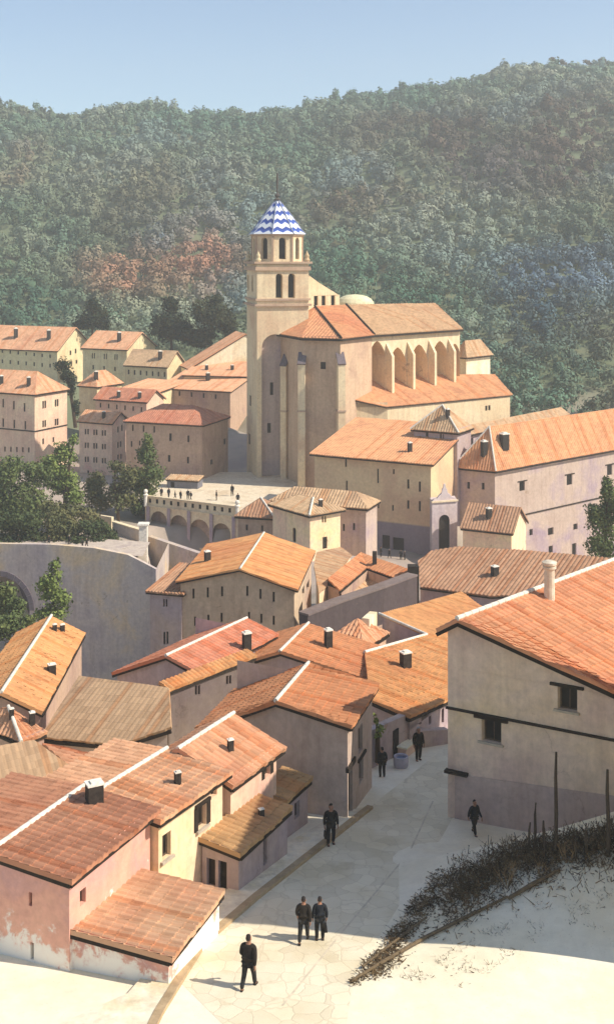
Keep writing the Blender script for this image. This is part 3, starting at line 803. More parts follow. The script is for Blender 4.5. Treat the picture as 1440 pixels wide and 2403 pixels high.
M1B = house('cream_house', 'cream house with hipped tan roof and dark door in front of the grey walled house', (727, 1210), 138, 52, 640, 798, base=-36.4, roof='hip', ridge=1164, wall=W_YELL, tiles=T_TANF, caps=[0], over=.5, chim=[(752, 1188, 18, 8)],
      wins=[('B', 757, 1219, 4, 15), ('B', 763, 1219, 4, 15), ('B', 762, 1274, 11, 28, {'kind': 'door'}), ('A', 690, 1255, 8, 34, {'arch': 'round'})])

M2 = house('pavilion', 'small square pavilion with a brown pyramid roof beside the arcade', (640, 1216), 146, 14, 558, 668, base=-37, roof='pyr', ridge=1168, wall=W_BROWN, tiles=T_BRN, caps=[0], per=.42, wins=row('A', 579, 1238, 615, 1240, 2, 5, 14), Lb=5.0)
M3 = house('gabled_house', 'wide brown gabled house with two rows of slit windows in the middle', (690, 1384), 96, 13, 424, 738, base=-36, roof='gb', r=.465, ridge=1332, wall=plaster('#bfa283', '#d0b594', '#b89c86', .12, key='warm_render'), tiles=T_ORW, caps=[0], over=.35, tb=7, Lb=12,
      chim=[(487, 1316, 25, 13)], wins=row('A', 454, 1393, 521, 1388, 3, 5, 24) + row('A', 580, 1387, 642, 1401, 3, 5, 24) + row('A', 458, 1458, 520, 1449, 3, 5, 22) + row('A', 584, 1447, 642, 1456, 3, 5, 22) + [('B', 711, 1388, 5, 20), ('B', 722, 1375, 6, 20), ('B', 705, 1438, 9, 36, {'kind': 'door'})])
M3L = house('low_annex', 'low brown roofed annex with mauve walls, left of the wide brown gabled house', (426, 1394), 98, 14, 352, 450, base=-38, roof='sb', ridge=1326, wall=W_MAUVE, tiles=T_BRN, caps=[], Lb=8, over=.3,
      wins=row('A', 385, 1415, 391, 1415, 2, 4, 18) + row('A', 386, 1498, 393, 1497, 2, 5, 30))
M4T = slab_house('tan_roof_house', 'plain tan roofed house tucked between the brown gabled house and the cloister', ((748, 1392, 104), (846, 1304, 118), (744, 1300, 116)), [[(748, 1392), (769, 1372), (824, 1302), (800, 1284), (742, 1296), (736, 1328)]], -36, W_YELL, T_TAN, amp=.03)
R7 = slab_house('broad_house', 'broad low house with a plain brown roof and one small white topped chimney', ((985, 1376, 112), (1150, 1398, 108), (1075, 1284, 118.5)), [[(985, 1376), (1150, 1398), (1330, 1392), (1500, 1372), (1500, 1316), (1250, 1292), (1075, 1282), (1012, 1292), (980, 1316)]], -35.5, W_MAUVE, T_BRN,
      eaves=[((985, 1376), (1150, 1398)), ((1150, 1398), (1330, 1392))], chim=[(1160, 1350, 24, 15)])
R8W = house('pink_roof_house', 'small house with a smooth pink pyramid roof behind the golden roofs', (850, 1524), 74, 30, 770, 905, base=-31, roof='pyr', ridge=1452, wall=W_ROSE, tiles=T_SALM, caps=[], over=.2)
R8 = slab_house('golden_roof_house', 'house with a broad golden striped roof closing the upper end of the street', ((960, 1681, 60), (1064, 1634, 64.5), (892, 1440, 79)), [[(960, 1681), (1064, 1634), (1124, 1454), (855, 1532), (868, 1641)], [(1000, 1490), (1124, 1454), (1130, 1424), (1082, 1389), (890, 1441)]], -26.2, W_MAUVE, T_ORW,
      eaves=[((960, 1681), (1064, 1634)), ((868, 1641), (960, 1681))], caps=[((855, 1532), (1000, 1490)), ((1000, 1490), (890, 1441))], chim=[(951, 1566, 40, 22)], wins=[(0, 985, 1692, 6, 16), (0, 1008, 1690, 6, 20), (0, 1038, 1680, 6, 34)])
M5 = house('tile_roof_house', 'grey house with an orange roof split by a white ridge and two tall dark chimneys', (892, 1608), 66, 18, 592, 950, hgt=6, roof='gb', r=.77, ridge=1526, wall=W_GREY, tiles=T_OR, caps=[0], over=.25, Lb=5.0, dl=-.5,
      chim=[(770, 1519, 46, 16)])
M6 = house('pink_roof_house', 'long low house with a pink red roof, white ridge and one tall chimney', (466, 1582), 65, 32, 276, 640, hgt=5.2, roof='gb', r=.36, ridge=1536, wall=W_LILAC, tiles=T_PINK, caps=[0], over=.25, dl=1.15,
      chim=[(579, 1524, 44, 18)])
M6L = house('lean_to', 'long grey lean to with a narrow golden roof strip and two pairs of slit windows', (396, 1619), 60.5, 40, 378, 596, hgt=4, roof='sa', rise=.18, wall=W_DARK, tiles=T_ORW, caps=[], La=.6, over=.1,
      wins=row('B', 460, 1620, 467, 1619, 2, 5, 22) + row('B', 533, 1596, 540, 1595, 2, 5, 20))
M7 = house('street_corner_house', 'tall grey street corner house with an orange roof, white ridge and a square chimney', (815, 1704), 50.4, 27, 478, 872, base=-24.72, roof='gb', r=.47, ridge=1640, wall=W_GREY, tiles=T_OR, caps=[0], over=.3, dl=1.5, tb=17,
      chim=[(617, 1656, 38, 30)], wins=[('B', 818, 1862, 18, 112, {'kind': 'door', 'lintel': True}), ('B', 845, 1734, 10, 62), ('B', 847, 1806, 10, 58, {'lintel': True})])
# ------------------------------------------------------------------ left foreground
F1 = house('yellow_roof_house', 'house with golden yellow striped roof and white ridge at the left edge below the ravine', (93, 1673), 60, -1, -85, 192, hgt=7, roof='gb', r=.49, ridge=1622, wall=W_BROWN, tiles=T_ORW, caps=[0], over=.2,
      chim=[(129, 1481, 18, 9), (147, 1483, 20, 10), (122, 1578, 22, 17)])
F2 = slab_house('tan_roof_house', 'house with one plain wide tan roof slope, right below the golden yellow roof', ((95, 1729, 57.5), (275, 1746, 55), (290, 1598, 59.6)), [[(95, 1729), (275, 1746), (402, 1706), (396, 1613), (186, 1585)]], -26.5, W_GREY, T_TAN, amp=.009, eaves=[((95, 1729), (275, 1746)), ((275, 1746), (402, 1706))])
F3A = house('small_tan_house', 'small peach house with white hip line, left edge, in front of the golden yellow roof', (52, 1742), 54, 40, -60, 104, hgt=5, roof='pyr', ridge=1660, wall=W_BROWN, tiles=T_PE, caps=[0], over=.12, chim=[(28, 1684, 24, 10), (76, 1700, 32, 12)], per=.3)
F3B = slab_house('tan_hip_house', 'low house with a smooth wide tan roof at the left edge behind the pink house', ((-40, 1890, 46), (196, 1818, 47.5), (80, 1736, 49.6)), [[(-120, 1900), (40, 1872), (196, 1818), (80, 1736), (-120, 1772)]], -25, W_CREAM, T_TAN, amp=.009)
F3C = slab_house('peach_gable_house', 'small house with a peach and dark brown roof wedged below the plain tan roof', ((225, 1822, 48.5), (278, 1778, 50.5), (100, 1746, 51)), [[(196, 1826), (236, 1812), (278, 1778), (100, 1744)]], -25, W_CREAM, T_SALM)
F3D = slab_house('orange_roof_house', 'low house with an orange roof strip between the tan roof and the dark red roof', ((-20, 1950, 41.5), (225, 1808, 46.5), (100, 1838, 46)), [[(-90, 2010), (40, 1960), (240, 1826), (236, 1796), (40, 1872), (-90, 1892)]], -24, W_ROSE, T_OR, eaves=[((30, 1880), (206, 1830))])
F6 = house('salmon_roof_house', 'pink house with salmon striped roof, farthest of the three stepped houses along the street', (541, 1846), 45.4, 29, 360, 648, base=-24.1, roof='gb', r=.62, ridge=1752, wall=W_PINK, tiles=T_SALM, caps=[0], over=.3,
      chim=[(541, 1762, 30, 13)], wins=[('B', 538, 1876, 18, 44, {'sill': True, 'frame': M_FRAME2}), ('B', 627, 1802, 14, 38, {'shutters': True, 'frame': M_FRAME2})])
F5 = house('cream_street_house', 'cream house with peach striped roof, middle one of three stepped houses along the street', (372, 1928), 41.5, 30, 110, 522, base=-23.6, roof='gb', r=.55, ridge=1866, wall=W_YELL, tiles=T_PE, caps=[0], over=.3, per=.30,
      chim=[(417, 1840, 32, 14)], wins=[('B', 391, 1984, 20, 58, {'sill': True, 'frame': M_FRAME2}), ('B', 474, 1914, 20, 54, {'lintel': True, 'sill': True, 'shutters': True, 'frame': M_FRAME2}), ('B', 502, 1856, 14, 26)])
F4 = house('pink_house', 'big pink house with dark red roof, white ridge and square chimney block, lower left', (163, 2068), 37.2, 25, -180, 352, base=-23.0, roof='gb', r=.5, ridge=1994, wall=W_WORN, tiles=T_DRED, caps=[0], over=.28,
      chim=[(222, 1882, 50, 36)], wins=[('A', 72, 2110, 8, 32), ('A', 76, 2232, 8, 40), ('B', 195, 2104, 14, 36)])
S2 = house('tool_shed', 'smaller of two sheds by the street, with a golden roof against the grey corner house', (668, 1880), 48.2, 27, 606, 722, base=-24.5, roof='sa', rise=.15, wall=W_MAUVE, tiles=T_OLIV, caps=[], over=.15, wins=[('B', 697, 1900, 12, 38)])
S1 = house('street_shed', 'larger of two sheds by the street, with an olive roof and two dark doorways', (560, 2006), 43, 27, 474, 674, base=-23.9, roof='sa', rise=.18, wall=W_MAUVE, tiles=T_OLIV, caps=[], over=.15, chim=[(613, 1914, 18, 12)],
      wins=[('A', 495, 2048, 20, 66, {'kind': 'door'}), ('A', 522, 2056, 20, 70, {'kind': 'door'}), ('B', 622, 1992, 9, 74, {'kind': 'door'})])
F8 = house('lean_to', 'broad lean to with big pinkish tan roof against the pink house, beside the pavement', (396, 2250), 36.2, 20, 162, 514, base=-22.95, roof='sa', ridge=2210, wall=W_WORN, tiles=tile('#c29470', '#cea27c', '#c8906c', key='pinkish_tan_tiles'), caps=[], over=.15)
# ------------------------------------------------------------------ big house on the right of the street
def right_house():
    d = 50.8
    P0 = P(1050, 1466, d); zb = -25.2
    t = R(28); a = Vector((math.cos(t), -math.sin(t), 0)); b = Vector((math.sin(R(44)), math.cos(R(44)), 0))
    L, D = 8.6, 14.0
    G = Vector((P0.x, P0.y, 0)); pl = lambda u, w, z: G + a * u + b * w + Vector((0, 0, z))
    root = empty('stepped_house', pl(L / 2, D / 2, zb))
    tag(root, 'huge grey house with a bright orange roof filling the right side above the street', 'house', GV)
    for u, w in ((0, 0), (L, 0), (0, D), (L, D)):
        q = pl(u, w, zb); CTRL.append((q.x, q.y, zb - .5))
    ua, za = ray_wall(pl(0, 0, 0), pl(L, 0, 0), 1084, 1450)            # gable apex
    uR, zR = ray_wall(pl(0, 0, 0), pl(L, 0, 0), 1440, 1612)
    sl = (za - zR) / (uR - ua); zL = P0.z
    zend = za - sl * (L - ua)
    # openings
    ops = []
    for px, py, w, h in ((1330, 1640, 46, 54), (1152, 1716, 46, 52)):
        u0, _ = ray_wall(pl(0, 0, 0), pl(L, 0, 0), px - w / 2, py); u1, _ = ray_wall(pl(0, 0, 0), pl(L, 0, 0), px + w / 2, py)
        uc, zc = ray_wall(pl(0, 0, 0), pl(L, 0, 0), px, py); dd = pl(uc, 0, 0).y; hm = h * dd / F / 2
        ops.append((u0, u1, zc - hm, zc + hm))
    mb = MB(); ztop = min(zL, zend) - .0
    ztop = max(q[3] for q in ops) + .3
    ztop = min(ztop, zend)
    pt, n = wall_face(mb, pl(0, 0, 0), pl(L, 0, 0), zb - 4, ztop, ops, depth=.25, back=b)
    mb.poly([pt(0, ztop), pt(L, ztop), pt(L, zend), pt(ua, za), pt(0, zL)])
    for u, z in ((0, zL), (L, zend)):
        mb.poly([pl(u, 0, zb - 4), pl(u, D, zb - 4), pl(u, D, z), pl(u, 0, z)])
    mb.poly([pl(0, D, zb - 4), pl(L, D, zb - 4), pl(L, D, zend), pl(ua, D, za), pl(0, D, zL)])
    mb.build('wall', plaster('#d4b8a8', '#e2cab0', '#e8cea4', .16, key='big_house_render'), root)
    for q in ops: add_window(root, pt, n, *q, depth=.25, lintel=True, sill=True, frame=M_FRAME2)
    o = .4
    A0, A1 = pl(ua, -o, za + .02), pl(ua, D + o, za + .02)
    mr = MB()
    zr = za - sl * (L + o - ua)
    roof_panel(mr, [pl(L + o, D + o, zr), pl(L + o, -o, zr), A0, A1], .36, .055)
    sL = (za - zL) / ua; ze2 = za - sL * (ua + .3)
    roof_panel(mr, [pl(-.3, -o, ze2), pl(-.3, D + o, ze2), A1, A0], .36, .055)
    ro = mr.build('roof', tile('#cc8058', '#da9264', '#ce7656', key='bright_orange_tiles'), root)
    me = MB(); dz = Vector((0, 0, -.22))
    me.beam(pl(L + o, -o + .06, zr) + dz, A0 + b * .06 + dz, .14, .16); me.beam(pl(-.3, -o + .06, ze2) + dz, A0 + b * .06 + dz, .14, .16)
    me.build('eave_shade_strip', M_EAVE, ro)
    mc = MB(); cap_line(mc, A0 + Vector((0, 0, .05)), A1 + Vector((0, 0, .04)), .11)
    mc.build('ridge_cap', M_CAP, ro)
    # ledge between the storeys and the projecting foot of the wall
    m = MB(); z1 = ray_wall(pl(0, 0, 0), pl(L, 0, 0), 1052, 1660)[1]
    m.beam(pt(-.06, z1, -.06), pt(L, z1, -.06), .12, .09); m.build('string_course', M_FRAME, root)
    m = MB(); uu, z2 = ray_wall(pl(0, 0, 0), pl(L, 0, 0), 1050, 1806); u2, _ = ray_wall(pl(0, 0, 0), pl(L, 0, 0), 1100, 1812)
    m.beam(pt(-.05, z2, -.12), pt(u2, z2, -.12), .3, .12); m.build('ledge', M_FRAME, root)
    m = MB()
    m.prism([pt(.35, zb - 3, -.05), pt(L, zb - 3, -.05), pt(L, zb - 3, .1), pt(.35, zb - 3, .1)], [pt(.35, z2 - .1, -.05), pt(L, z2 + .55, -.05), pt(L, z2 + .55, .1), pt(.35, z2 - .1, .1)])
    m.build('plinth', plaster('#b6a29a', '#c4aea0', '#b4a09c', .2, key='mauve_plinth'), root)
    h = House(); h.root = root; h.roof = ro; h.planes = [[pl(L + o, D + o, zr), pl(L + o, -o, zr), A0, A1]]
    chimney(h, 1288, 1405, 90, 26, 'round', plaster('#d8cdb8', '#cdbfa8', '#e6dccb', 1.2, key='chimney_render'))
right_house()

# tall house just outside the frame whose shade lies over the street
SH = house('shade_house', 'tall plain house standing right of the street, just beyond the edge of the view', (1560, 1270), 37.0, 98, 1480, 2050, base=-23.6, roof='hip', rise=2.2, wall=W_CREAM, tiles=T_OR, La=9.5, Lb=8, over=.3,
           wins=[w for y in (1420, 1640, 1860) for w in row('B', 1680, y, 2000, y + 10, 3, 56, 100, sill=True, frame=M_FRAME2)] + [('B', 1840, 2170, 80, 170, {'kind': 'door', 'lintel': True})])

# ------------------------------------------------------------------ church
S_CH = plaster('#dcc39a', '#e6d1aa', '#d6b692', .11, key='church_stone')
S_CHG = plaster('#b89a80', '#c4a88c', '#ab8f7e', .09, key='apse_stone')
church = empty('church', P(780, 1150, 205)); church.location.z = -41
tag(church, 'big cream stone church whose tall bell tower has a blue and white spire', 'church')
def bell_tower():
    d = 200.0; phi = R(14)
    P0 = P(603, 700, d); G = Vector((P0.x, P0.y, 0))
    u = Vector((math.cos(phi), math.sin(phi), 0)); v = Vector((-math.sin(phi), math.cos(phi), 0))
    L = seg_len(P0, u, 724)
    zt = P(603, 620, d).z; zb = -43
    pl = lambda a, b, z: G + u * a + v * b + Vector((0, 0, z))
    mb = MB()
    Z = lambda py: -(py - YH) / F * d
    opsR = []
    for px in (655, 684):
        u0, _ = ray_wall(pl(0, 0, 0), pl(1, 0, 0), px - 8, 670); u1, _ = ray_wall(pl(0, 0, 0), pl(1, 0, 0), px + 8, 670)
        opsR.append((u0, u1, Z(700), Z(642), 'round', .9))
    ua, _ = ray_wall(pl(0, 0, 0), pl(1, 0, 0), 614, 900); ub, _ = ray_wall(pl(0, 0, 0), pl(1, 0, 0), 676, 900)
    niche = (ua, ub, zb + 1, Z(785), 'round', 1.3)
    ptR, nR = wall_face(mb, pl(0, 0, 0), pl(L, 0, 0), zb, zt, opsR + [niche], back=v)
    opsL = []
    for px in (582, 592):
        c = ray_wall(pl(0, 0, 0), pl(0, 1, 0), px, 662)[0]
        opsL.append((c - .75, c + .75, Z(686), Z(646), 'round', .7))
    ptL, nL = wall_face(mb, pl(0, 0, 0), pl(0, L, 0), zb, zt, opsL, back=u)
    mb.poly([pl(L, 0, zb), pl(L, L, zb), pl(L, L, zt), pl(L, 0, zt)]); mb.poly([pl(0, L, zb), pl(L, L, zb), pl(L, L, zt), pl(0, L, zt)])
    mb.poly([pl(0, 0, zt), pl(L, 0, zt), pl(L, L, zt), pl(0, L, zt)])
    tw = mb.build('bell_tower', S_CH, church)
    for q in opsR: add_window(tw, ptR, nR, q[0], q[1], q[2], q[3], 'belfry_opening', 'round', .9, frame=M_STONE)
    for q in opsL: add_window(tw, ptL, nL, q[0], q[1], q[2], q[3], 'belfry_opening', 'round', .7, frame=M_STONE)
    m = MB(); out = opening_outline(ua, ub, zb + 1, Z(785), 'round'); m.poly([ptR(x, z, 1.28) for x, z in out])
    m.build('blind_arch', plaster('#b8a49a', '#c6b2a4', '#b09ca0', .1, key='niche_shade_lilac'), tw)  # lilac back imitates the shading inside the blind arch
    # cornices in pairs, the belfry string courses
    m = MB()
    for py, pr in ((616, .55), (628, .3), (632, .35), (703, .3), (716, .45)):
        z = Z(py); p = pr
        m.prism([pl(-p, -p, z - .22), pl(L + p, -p, z - .22), pl(L + p, L + p, z - .22), pl(-p, L + p, z - .22)],
                [pl(-p, -p, z + .15), pl(L + p, -p, z + .15), pl(L + p, L + p, z + .15), pl(-p, L + p, z + .15)])
    m.build('cornice', S_CHG, tw)
    # small windows low on the tower
    for px, py, w, h in ((637, 912, .55, 2.2), (631, 1004, .6, 1.7)):
        x, z = ray_wall(pl(0, 1.28, 0), pl(1, 1.28, 0), px, py)
        add_window(tw, lambda a, b, q=0, f=ptR: f(a, b, q + 1.1), nR, x - w / 2, x + w / 2, z - h / 2, z + h / 2, depth=.15)
    for px, py in ((588, 940), (586, 1030)):
        x, z = ray_wall(pl(0, 0, 0), pl(0, 1, 0), px, py)
        add_window(tw, lambda a, b, q=0, f=ptL: f(a, b, q - .12), nL, x - .5, x + .5, z - .9, z + .9, depth=.1)
    # octagonal lantern
    c = pl(L / 2, L / 2, 0); rr = 4.55; z0, z1 = zt + .15, P(650, 549, c.y - 4).z
    rot = phi + math.pi / 8
    oc = [c + Vector((rr * math.cos(rot + k * math.pi / 4), rr * math.sin(rot + k * math.pi / 4), 0)) for k in range(8)]
    m = MB(); wins = []
    for k in range(8):
        A, B = oc[k], oc[(k + 1) % 8]
        mid = (A + B) / 2; nn = (mid - c).normalized()
        ln = (B - A).length
        op = (ln / 2 - .62, ln / 2 + .62, z0 + .7, z1 - .6, 'round', .5)
        pt, n = wall_face(m, A, B, z0, z1, [op], back=-nn)
        if nn.y < .3: wins.append((pt, n, op))
    la = m.build('lantern', S_CH, tw)
    for pt, n, op in wins: add_window(la, pt, n, *op[:4], 'lantern_window', 'round', .5, frame=M_STONE)
    m = MB(); c0 = Vector((c.x, c.y, 0))
    m.lathe(c0, [(rr + .12, z1 - .35), (rr + .3, z1 - .3), (rr + .35, z1 - .02), (rr + .1, z1)], 8, a0=rot)
    for k in range(8):
        m.beam(oc[k] + Vector((0, 0, z0)), oc[k] + Vector((0, 0, z1 - .3)), .34, .34)
    m.build('lantern_trim', S_CHG, la)
    # spire of glazed tiles in blue and white chevrons
    zc = P(650, 468, c.y).z; R0 = rr + .6
    prof = [(R0, z1 + .0), (R0 * .86, z1 + (zc - z1) * .12), (R0 * .66, z1 + (zc - z1) * .36), (R0 * .42, z1 + (zc - z1) * .63), (R0 * .2, z1 + (zc - z1) * .85), (.12, zc)]
    m = MB(); S = 4; H = zc - z1
    for k in range(8):
        a0, a1 = rot + k * math.pi / 4, rot + (k + 1) * math.pi / 4
        for (ra, za), (rb, zb2) in zip(prof, prof[1:]):
            for s in range(S):
                def pnt(r, z, w):
                    A = Vector((math.cos(a0), math.sin(a0), 0)); B = Vector((math.cos(a1), math.sin(a1), 0))
                    return c0 + (A.lerp(B, w)) * r + Vector((0, 0, z))
                w0, w1 = s / S, (s + 1) / S
                m.poly([pnt(ra, za, w0), pnt(ra, za, w1), pnt(rb, zb2, w1), pnt(rb, zb2, w0)], [(w0, (za - z1) / H), (w1, (za - z1) / H), (w1, (zb2 - z1) / H), (w0, (zb2 - z1) / H)])
    m.poly([c0 + Vector((R0 * math.cos(rot + k * math.pi / 4), R0 * math.sin(rot + k * math.pi / 4), z1)) for k in range(8)])
    n = N('glazed_chevron_tiles'); uv = n.add('UVMap').outputs[0]; sx = n.add('SeparateXYZ'); n.link(uv, sx.inputs[0])
    zig = n.math('MULTIPLY', n.math('ABSOLUTE', n.math('SUBTRACT', n.math('FRACT', n.math('MULTIPLY', sx.outputs[0], 2.0)), .5)), .14)
    w = n.math('FRACT', n.math('MULTIPLY', n.math('ADD', n.math('ADD', sx.outputs[1], zig), n.math('MULTIPLY', n.noise(n.pos(), 2.0, 3), .03)), 4.2))
    col = n.ramp(w, [(.0, srgb('#f0eee8')), (.45, srgb('#e8e8e8')), (.52, srgb('#3c5aa8')), (.93, srgb('#2c4690')), (1.0, srgb('#e8e8e8'))])
    n.link(col, n.b.inputs['Base Color']); n.b.inputs['Roughness'].default_value = .45; n.bump(n.noise(n.pos(), 4, 4), .03, .5)
    sp = m.build('spire', n.m, tw)
    m = MB()
    for k in range(8):
        A = Vector((math.cos(rot + k * math.pi / 4), math.sin(rot + k * math.pi / 4), 0))
        m.tube([c0 + A * (r + .02) + Vector((0, 0, z)) for r, z in prof], .10, 6)
    m.build('spire_rib', M_CHIMSHADE if False else plain('rib_tiles', '#8d94a6', .7), sp)
    m = MB(); m.lathe(c0, [(.25, zc - .3), (.62, zc - .1), (.62, zc + .05), (.25, zc + .2), (.2, zc + .35), (.45, zc + .6), (.45, zc + .85), (.12, zc + 1.15), (.19, zc + 3.4), (.14, zc + 4.7)], 10)
    m.build('finial', plain('finial_metal', '#57504a', .6), sp)
    # corner pinnacles
    for x, y in ((0, 0), (L, 0), (0, L), (L, L)):
        m = MB(); q = pl(x + (.25 if x == 0 else -.25), y + (.25 if y == 0 else -.25), zt + .1)
        m.lathe(q, [(.42, 0), (.42, .5), (.55, .55), (.5, .7), (.34, 1.0), (.40, 1.4), (.12, 2.0), (.03, 2.3)], 8)
        m.build('pinnacle', M_STONE, tw)
    return pl, L
bell_tower()

def church_body():
    ze, zb = -13.4, -43.0
    V = [P(655, 0, 203), P(709, 0, 192.5), P(798, 0, 190.5), P(872, 0, 199.5), P(1075, 0, 215)]
    V = [Vector((p.x, p.y, 0)) for p in V]
    A0 = P(738, 719, 209); A1 = P(812, 715, 213); A2 = P(1020, 711, 226)
    ctr = Vector((A0.x, A0.y + 2, 0))
    for p in V: CTRL.append((p.x, p.y, -41))
    nd = (V[4] - V[3]).normalized(); back = Vector((-nd.y, nd.x, 0))
    Bk = [V[4] + back * 22, V[3] + back * 22, V[0] + Vector((1.5, 16, 0))]
    # walls
    m = MB()
    for k in range(3):
        A, B = V[k], V[k + 1]
        ops = []
        if k == 1:
            u, z = ray_wall(A, B, 758, 858); ops = [(u - .45, u + .45, z - .6, z + .6, None, .4)]
        nn = ((A + B) / 2 - ctr).normalized()
        pt, n = wall_face(m, A, B, zb, ze, ops, back=-nn)
        if k == 1: keep = (pt, n, ops[0])
    for k in range(3): m.poly([(Bk + [V[0]])[k] + Vector((0, 0, zb)), (Bk + [V[0]])[k + 1] + Vector((0, 0, zb)), (Bk + [V[0]])[k + 1] + Vector((0, 0, ze)), (Bk + [V[0]])[k] + Vector((0, 0, ze))])
    m.poly([V[4] + Vector((0, 0, zb)), Bk[0] + Vector((0, 0, zb)), Bk[0] + Vector((0, 0, ze)), V[4] + Vector((0, 0, ze))])
    ap = m.build('apse', plaster('#bf9f82', '#cbad8e', '#b4957e', .10, key='apse_wall'), church)
    add_window(ap, keep[0], keep[1], *keep[2][:4], depth=.4)
    # nave wall with the row of pointed recesses between buttresses
    m = MB(); A, B = V[3], V[4]; ops = []
    for px, w, top in ((884, 40, 800), (932, 42, 815), (982, 42, 808), (1031, 40, 800), (1066, 24, 806)):
        u0, _ = ray_wall(A, B, px - w / 2, 850); u1, _ = ray_wall(A, B, px + w / 2, 850)
        uc, z1 = ray_wall(A, B, px, top)
        ops.append((u0, u1, -25, z1, 'point', 3.8))
    pt, n = wall_face(m, A, B, zb, ze, ops, back=back)
    nv = m.build('nave', S_CH, church)
    m2 = []
    for q in ops:
        m = MB(); m.poly([pt(x, z, 3.78) for x, z in opening_outline(*q[:5])]); o = m.build('niche', plaster('#987258', '#a47f62', '#8c6854', .2, key='niche_brick'), nv)  # brown backs carry the shade of the recesses in their colour
        x, z = ray_wall(pt(0, 0, 2.5), pt(1, 0, 2.5), proj(pt((q[0] + q[1]) / 2, -18.2, 2.5))[0] - 9, 838)
        add_window(nv, lambda a, b, c=0: pt(a, b, c + 3.5), n, (q[0] + q[1]) / 2 - .9, (q[0] + q[1]) / 2 - .1, -19.2, -17.6, depth=.2)
    # buttress shafts standing between the recesses
    edges = [(ops[i][1] + ops[i + 1][0]) / 2 for i in range(len(ops) - 1)]
    for e in edges:
        m = MB(); w = .3
        base = [pt(e - w, zb, .1), pt(e + w, zb, .1), pt(e + w, zb, -1.5), pt(e - w, zb, -1.5)]
        top = [pt(e - w, -15.2, .1), pt(e + w, -15.2, .1), pt(e + w, -17.6, -1.5), pt(e - w, -17.6, -1.5)]
        m.prism(base, top); m.build('buttress', S_CH, nv)
    # apse buttresses
    for p, w, top_py in ((V[0] + (V[1] - V[0]) * .30, .55, 850), (V[1], .6, 846), (V[2], .6, 846)):
        nn = (p - ctr); nn.z = 0; nn.normalize(); s = Vector((-nn.y, nn.x, 0))
        zt = P(0, top_py, p.y).z
        m = MB(); a = p - nn * .5; b = p + nn * 1.15
        m.prism([a - s * w + Vector((0, 0, zb)), a + s * w + Vector((0, 0, zb)), b + s * w + Vector((0, 0, zb)), b - s * w + Vector((0, 0, zb))],
                [a - s * w + Vector((0, 0, zt + 1.2)), a + s * w + Vector((0, 0, zt + 1.2)), b + s * w + Vector((0, 0, zt - .6)), b - s * w + Vector((0, 0, zt - .6))])
        bt = m.build('buttress', S_CH, ap)
        m = MB()
        m.beam(a + Vector((0, 0, zt + 1.32)), b + nn * .12 + Vector((0, 0, zt - .54)), 2 * w + .2, .24); m.build('weathering', plain('weathered_cap', '#6d6264'), bt)
        z2 = P(0, 965, p.y).z
        m = MB(); m.prism([x + Vector((0, 0, z2)) for x in (a - s * (w + .12), a + s * (w + .12), b + s * (w + .12) + nn * .12, b - s * (w + .12) + nn * .12)], [x + Vector((0, 0, z2 + .3)) for x in (a - s * (w + .12), a + s * (w + .12), b + s * (w + .12) + nn * .12, b - s * (w + .12) + nn * .12)])
        m.build('drip_mould', S_CHG, bt)
    # roofs
    o = .7
    def ex(p):
        q = p - ctr; q.z = 0
        return p + q.normalized() * o + Vector((0, 0, ze - .25))
    E = [ex(p) for p in V]
    E[4] = V[4] + nd * .6 - back * .6 + Vector((0, 0, ze - .25)); E[3] = V[3] - back * .6 + Vector((0, 0, ze - .25))
    m = MB()
    for pp in ([E[0], E[1], A0], [E[1], E[2], A0]): roof_panel(m, pp, .6, .07)
    roof_panel(m, [E[2], E[3], A1 + Vector((0, 0, -.02))], .6, .07); roof_panel(m, [E[2], A1, A0], .6, .07)
    ro = m.build('apse_roof', T_ROOFC, church)
    m = MB()
    for pp in ([E[3], E[4], A2], [E[3], A2, A1]): roof_panel(m, pp, .6, .07)
    Eb = [p + Vector((0, 0, ze)) for p in Bk]
    m.poly([E[4], Eb[0], A2]); m.poly([Eb[0], Eb[1], A1, A2]); m.poly([Eb[1], Eb[2], A0, A1]); m.poly([Eb[2], E[0], A0])
    nr = m.build('nave_roof', tile('#bd9468', '#c9a074', '#b68a62', .6, key='nave_tiles'), church)
    m = MB()
    for k in range(3): m.beam(E[k] + Vector((0, 0, -.3)), E[k + 1] + Vector((0, 0, -.3)), .3, .35)
    m.build('eave_shade_strip', M_EAVE, ro)
    m = MB(); m.beam(E[3] + Vector((0, 0, -.3)), E[4] + Vector((0, 0, -.3)), .3, .35); m.build('eave_shade_strip', M_EAVE, nr)
    m = MB()
    for q0, q1 in ((E[2], A0), (E[3], A1)):
        m = MB(); cap_line(m, q0 + Vector((0, 0, .1)), q1 + Vector((0, 0, .12)), .2); m.build('roof_rib', M_EAVE, ro)
church_body()
AIS = slab_house('side_aisle', 'x', ((905, 954, 195), (1202, 926, 213), (1000, 880, 212)), [[(905, 954), (1202, 926), (1160, 878), (892, 880), (806, 906), (811, 933)]], -41, S_CH, T_ORF, eaves=[((905, 954), (1202, 926)), ((811, 933), (905, 954))], over=.6, wins=[(0, 1140, 958, 5, 12), (0, 1147, 957, 5, 12), (5, 830, 962, 12, 34)])
PAV = house('end_chapel', 'x', (1093, 839), 219, 44, 1066, 1149, base=-30, roof='hip', rise=2.2, wall=W_PALE, tiles=T_TANF, caps=[], over=.5, sink=2)
for hh in (AIS, PAV):     # both belong to the church
    r_ = hh.root
    for ch in list(r_.children):
        off = r_.location - church.location
        ch.parent = church; ch.location = off
        nm = {'wall': 'wall', 'roof': 'roof'}.get(ch.name.split('.')[0])
        if nm: ch.name = r_.name.split('.')[0] + '_' + nm
    bpy.data.objects.remove(r_)
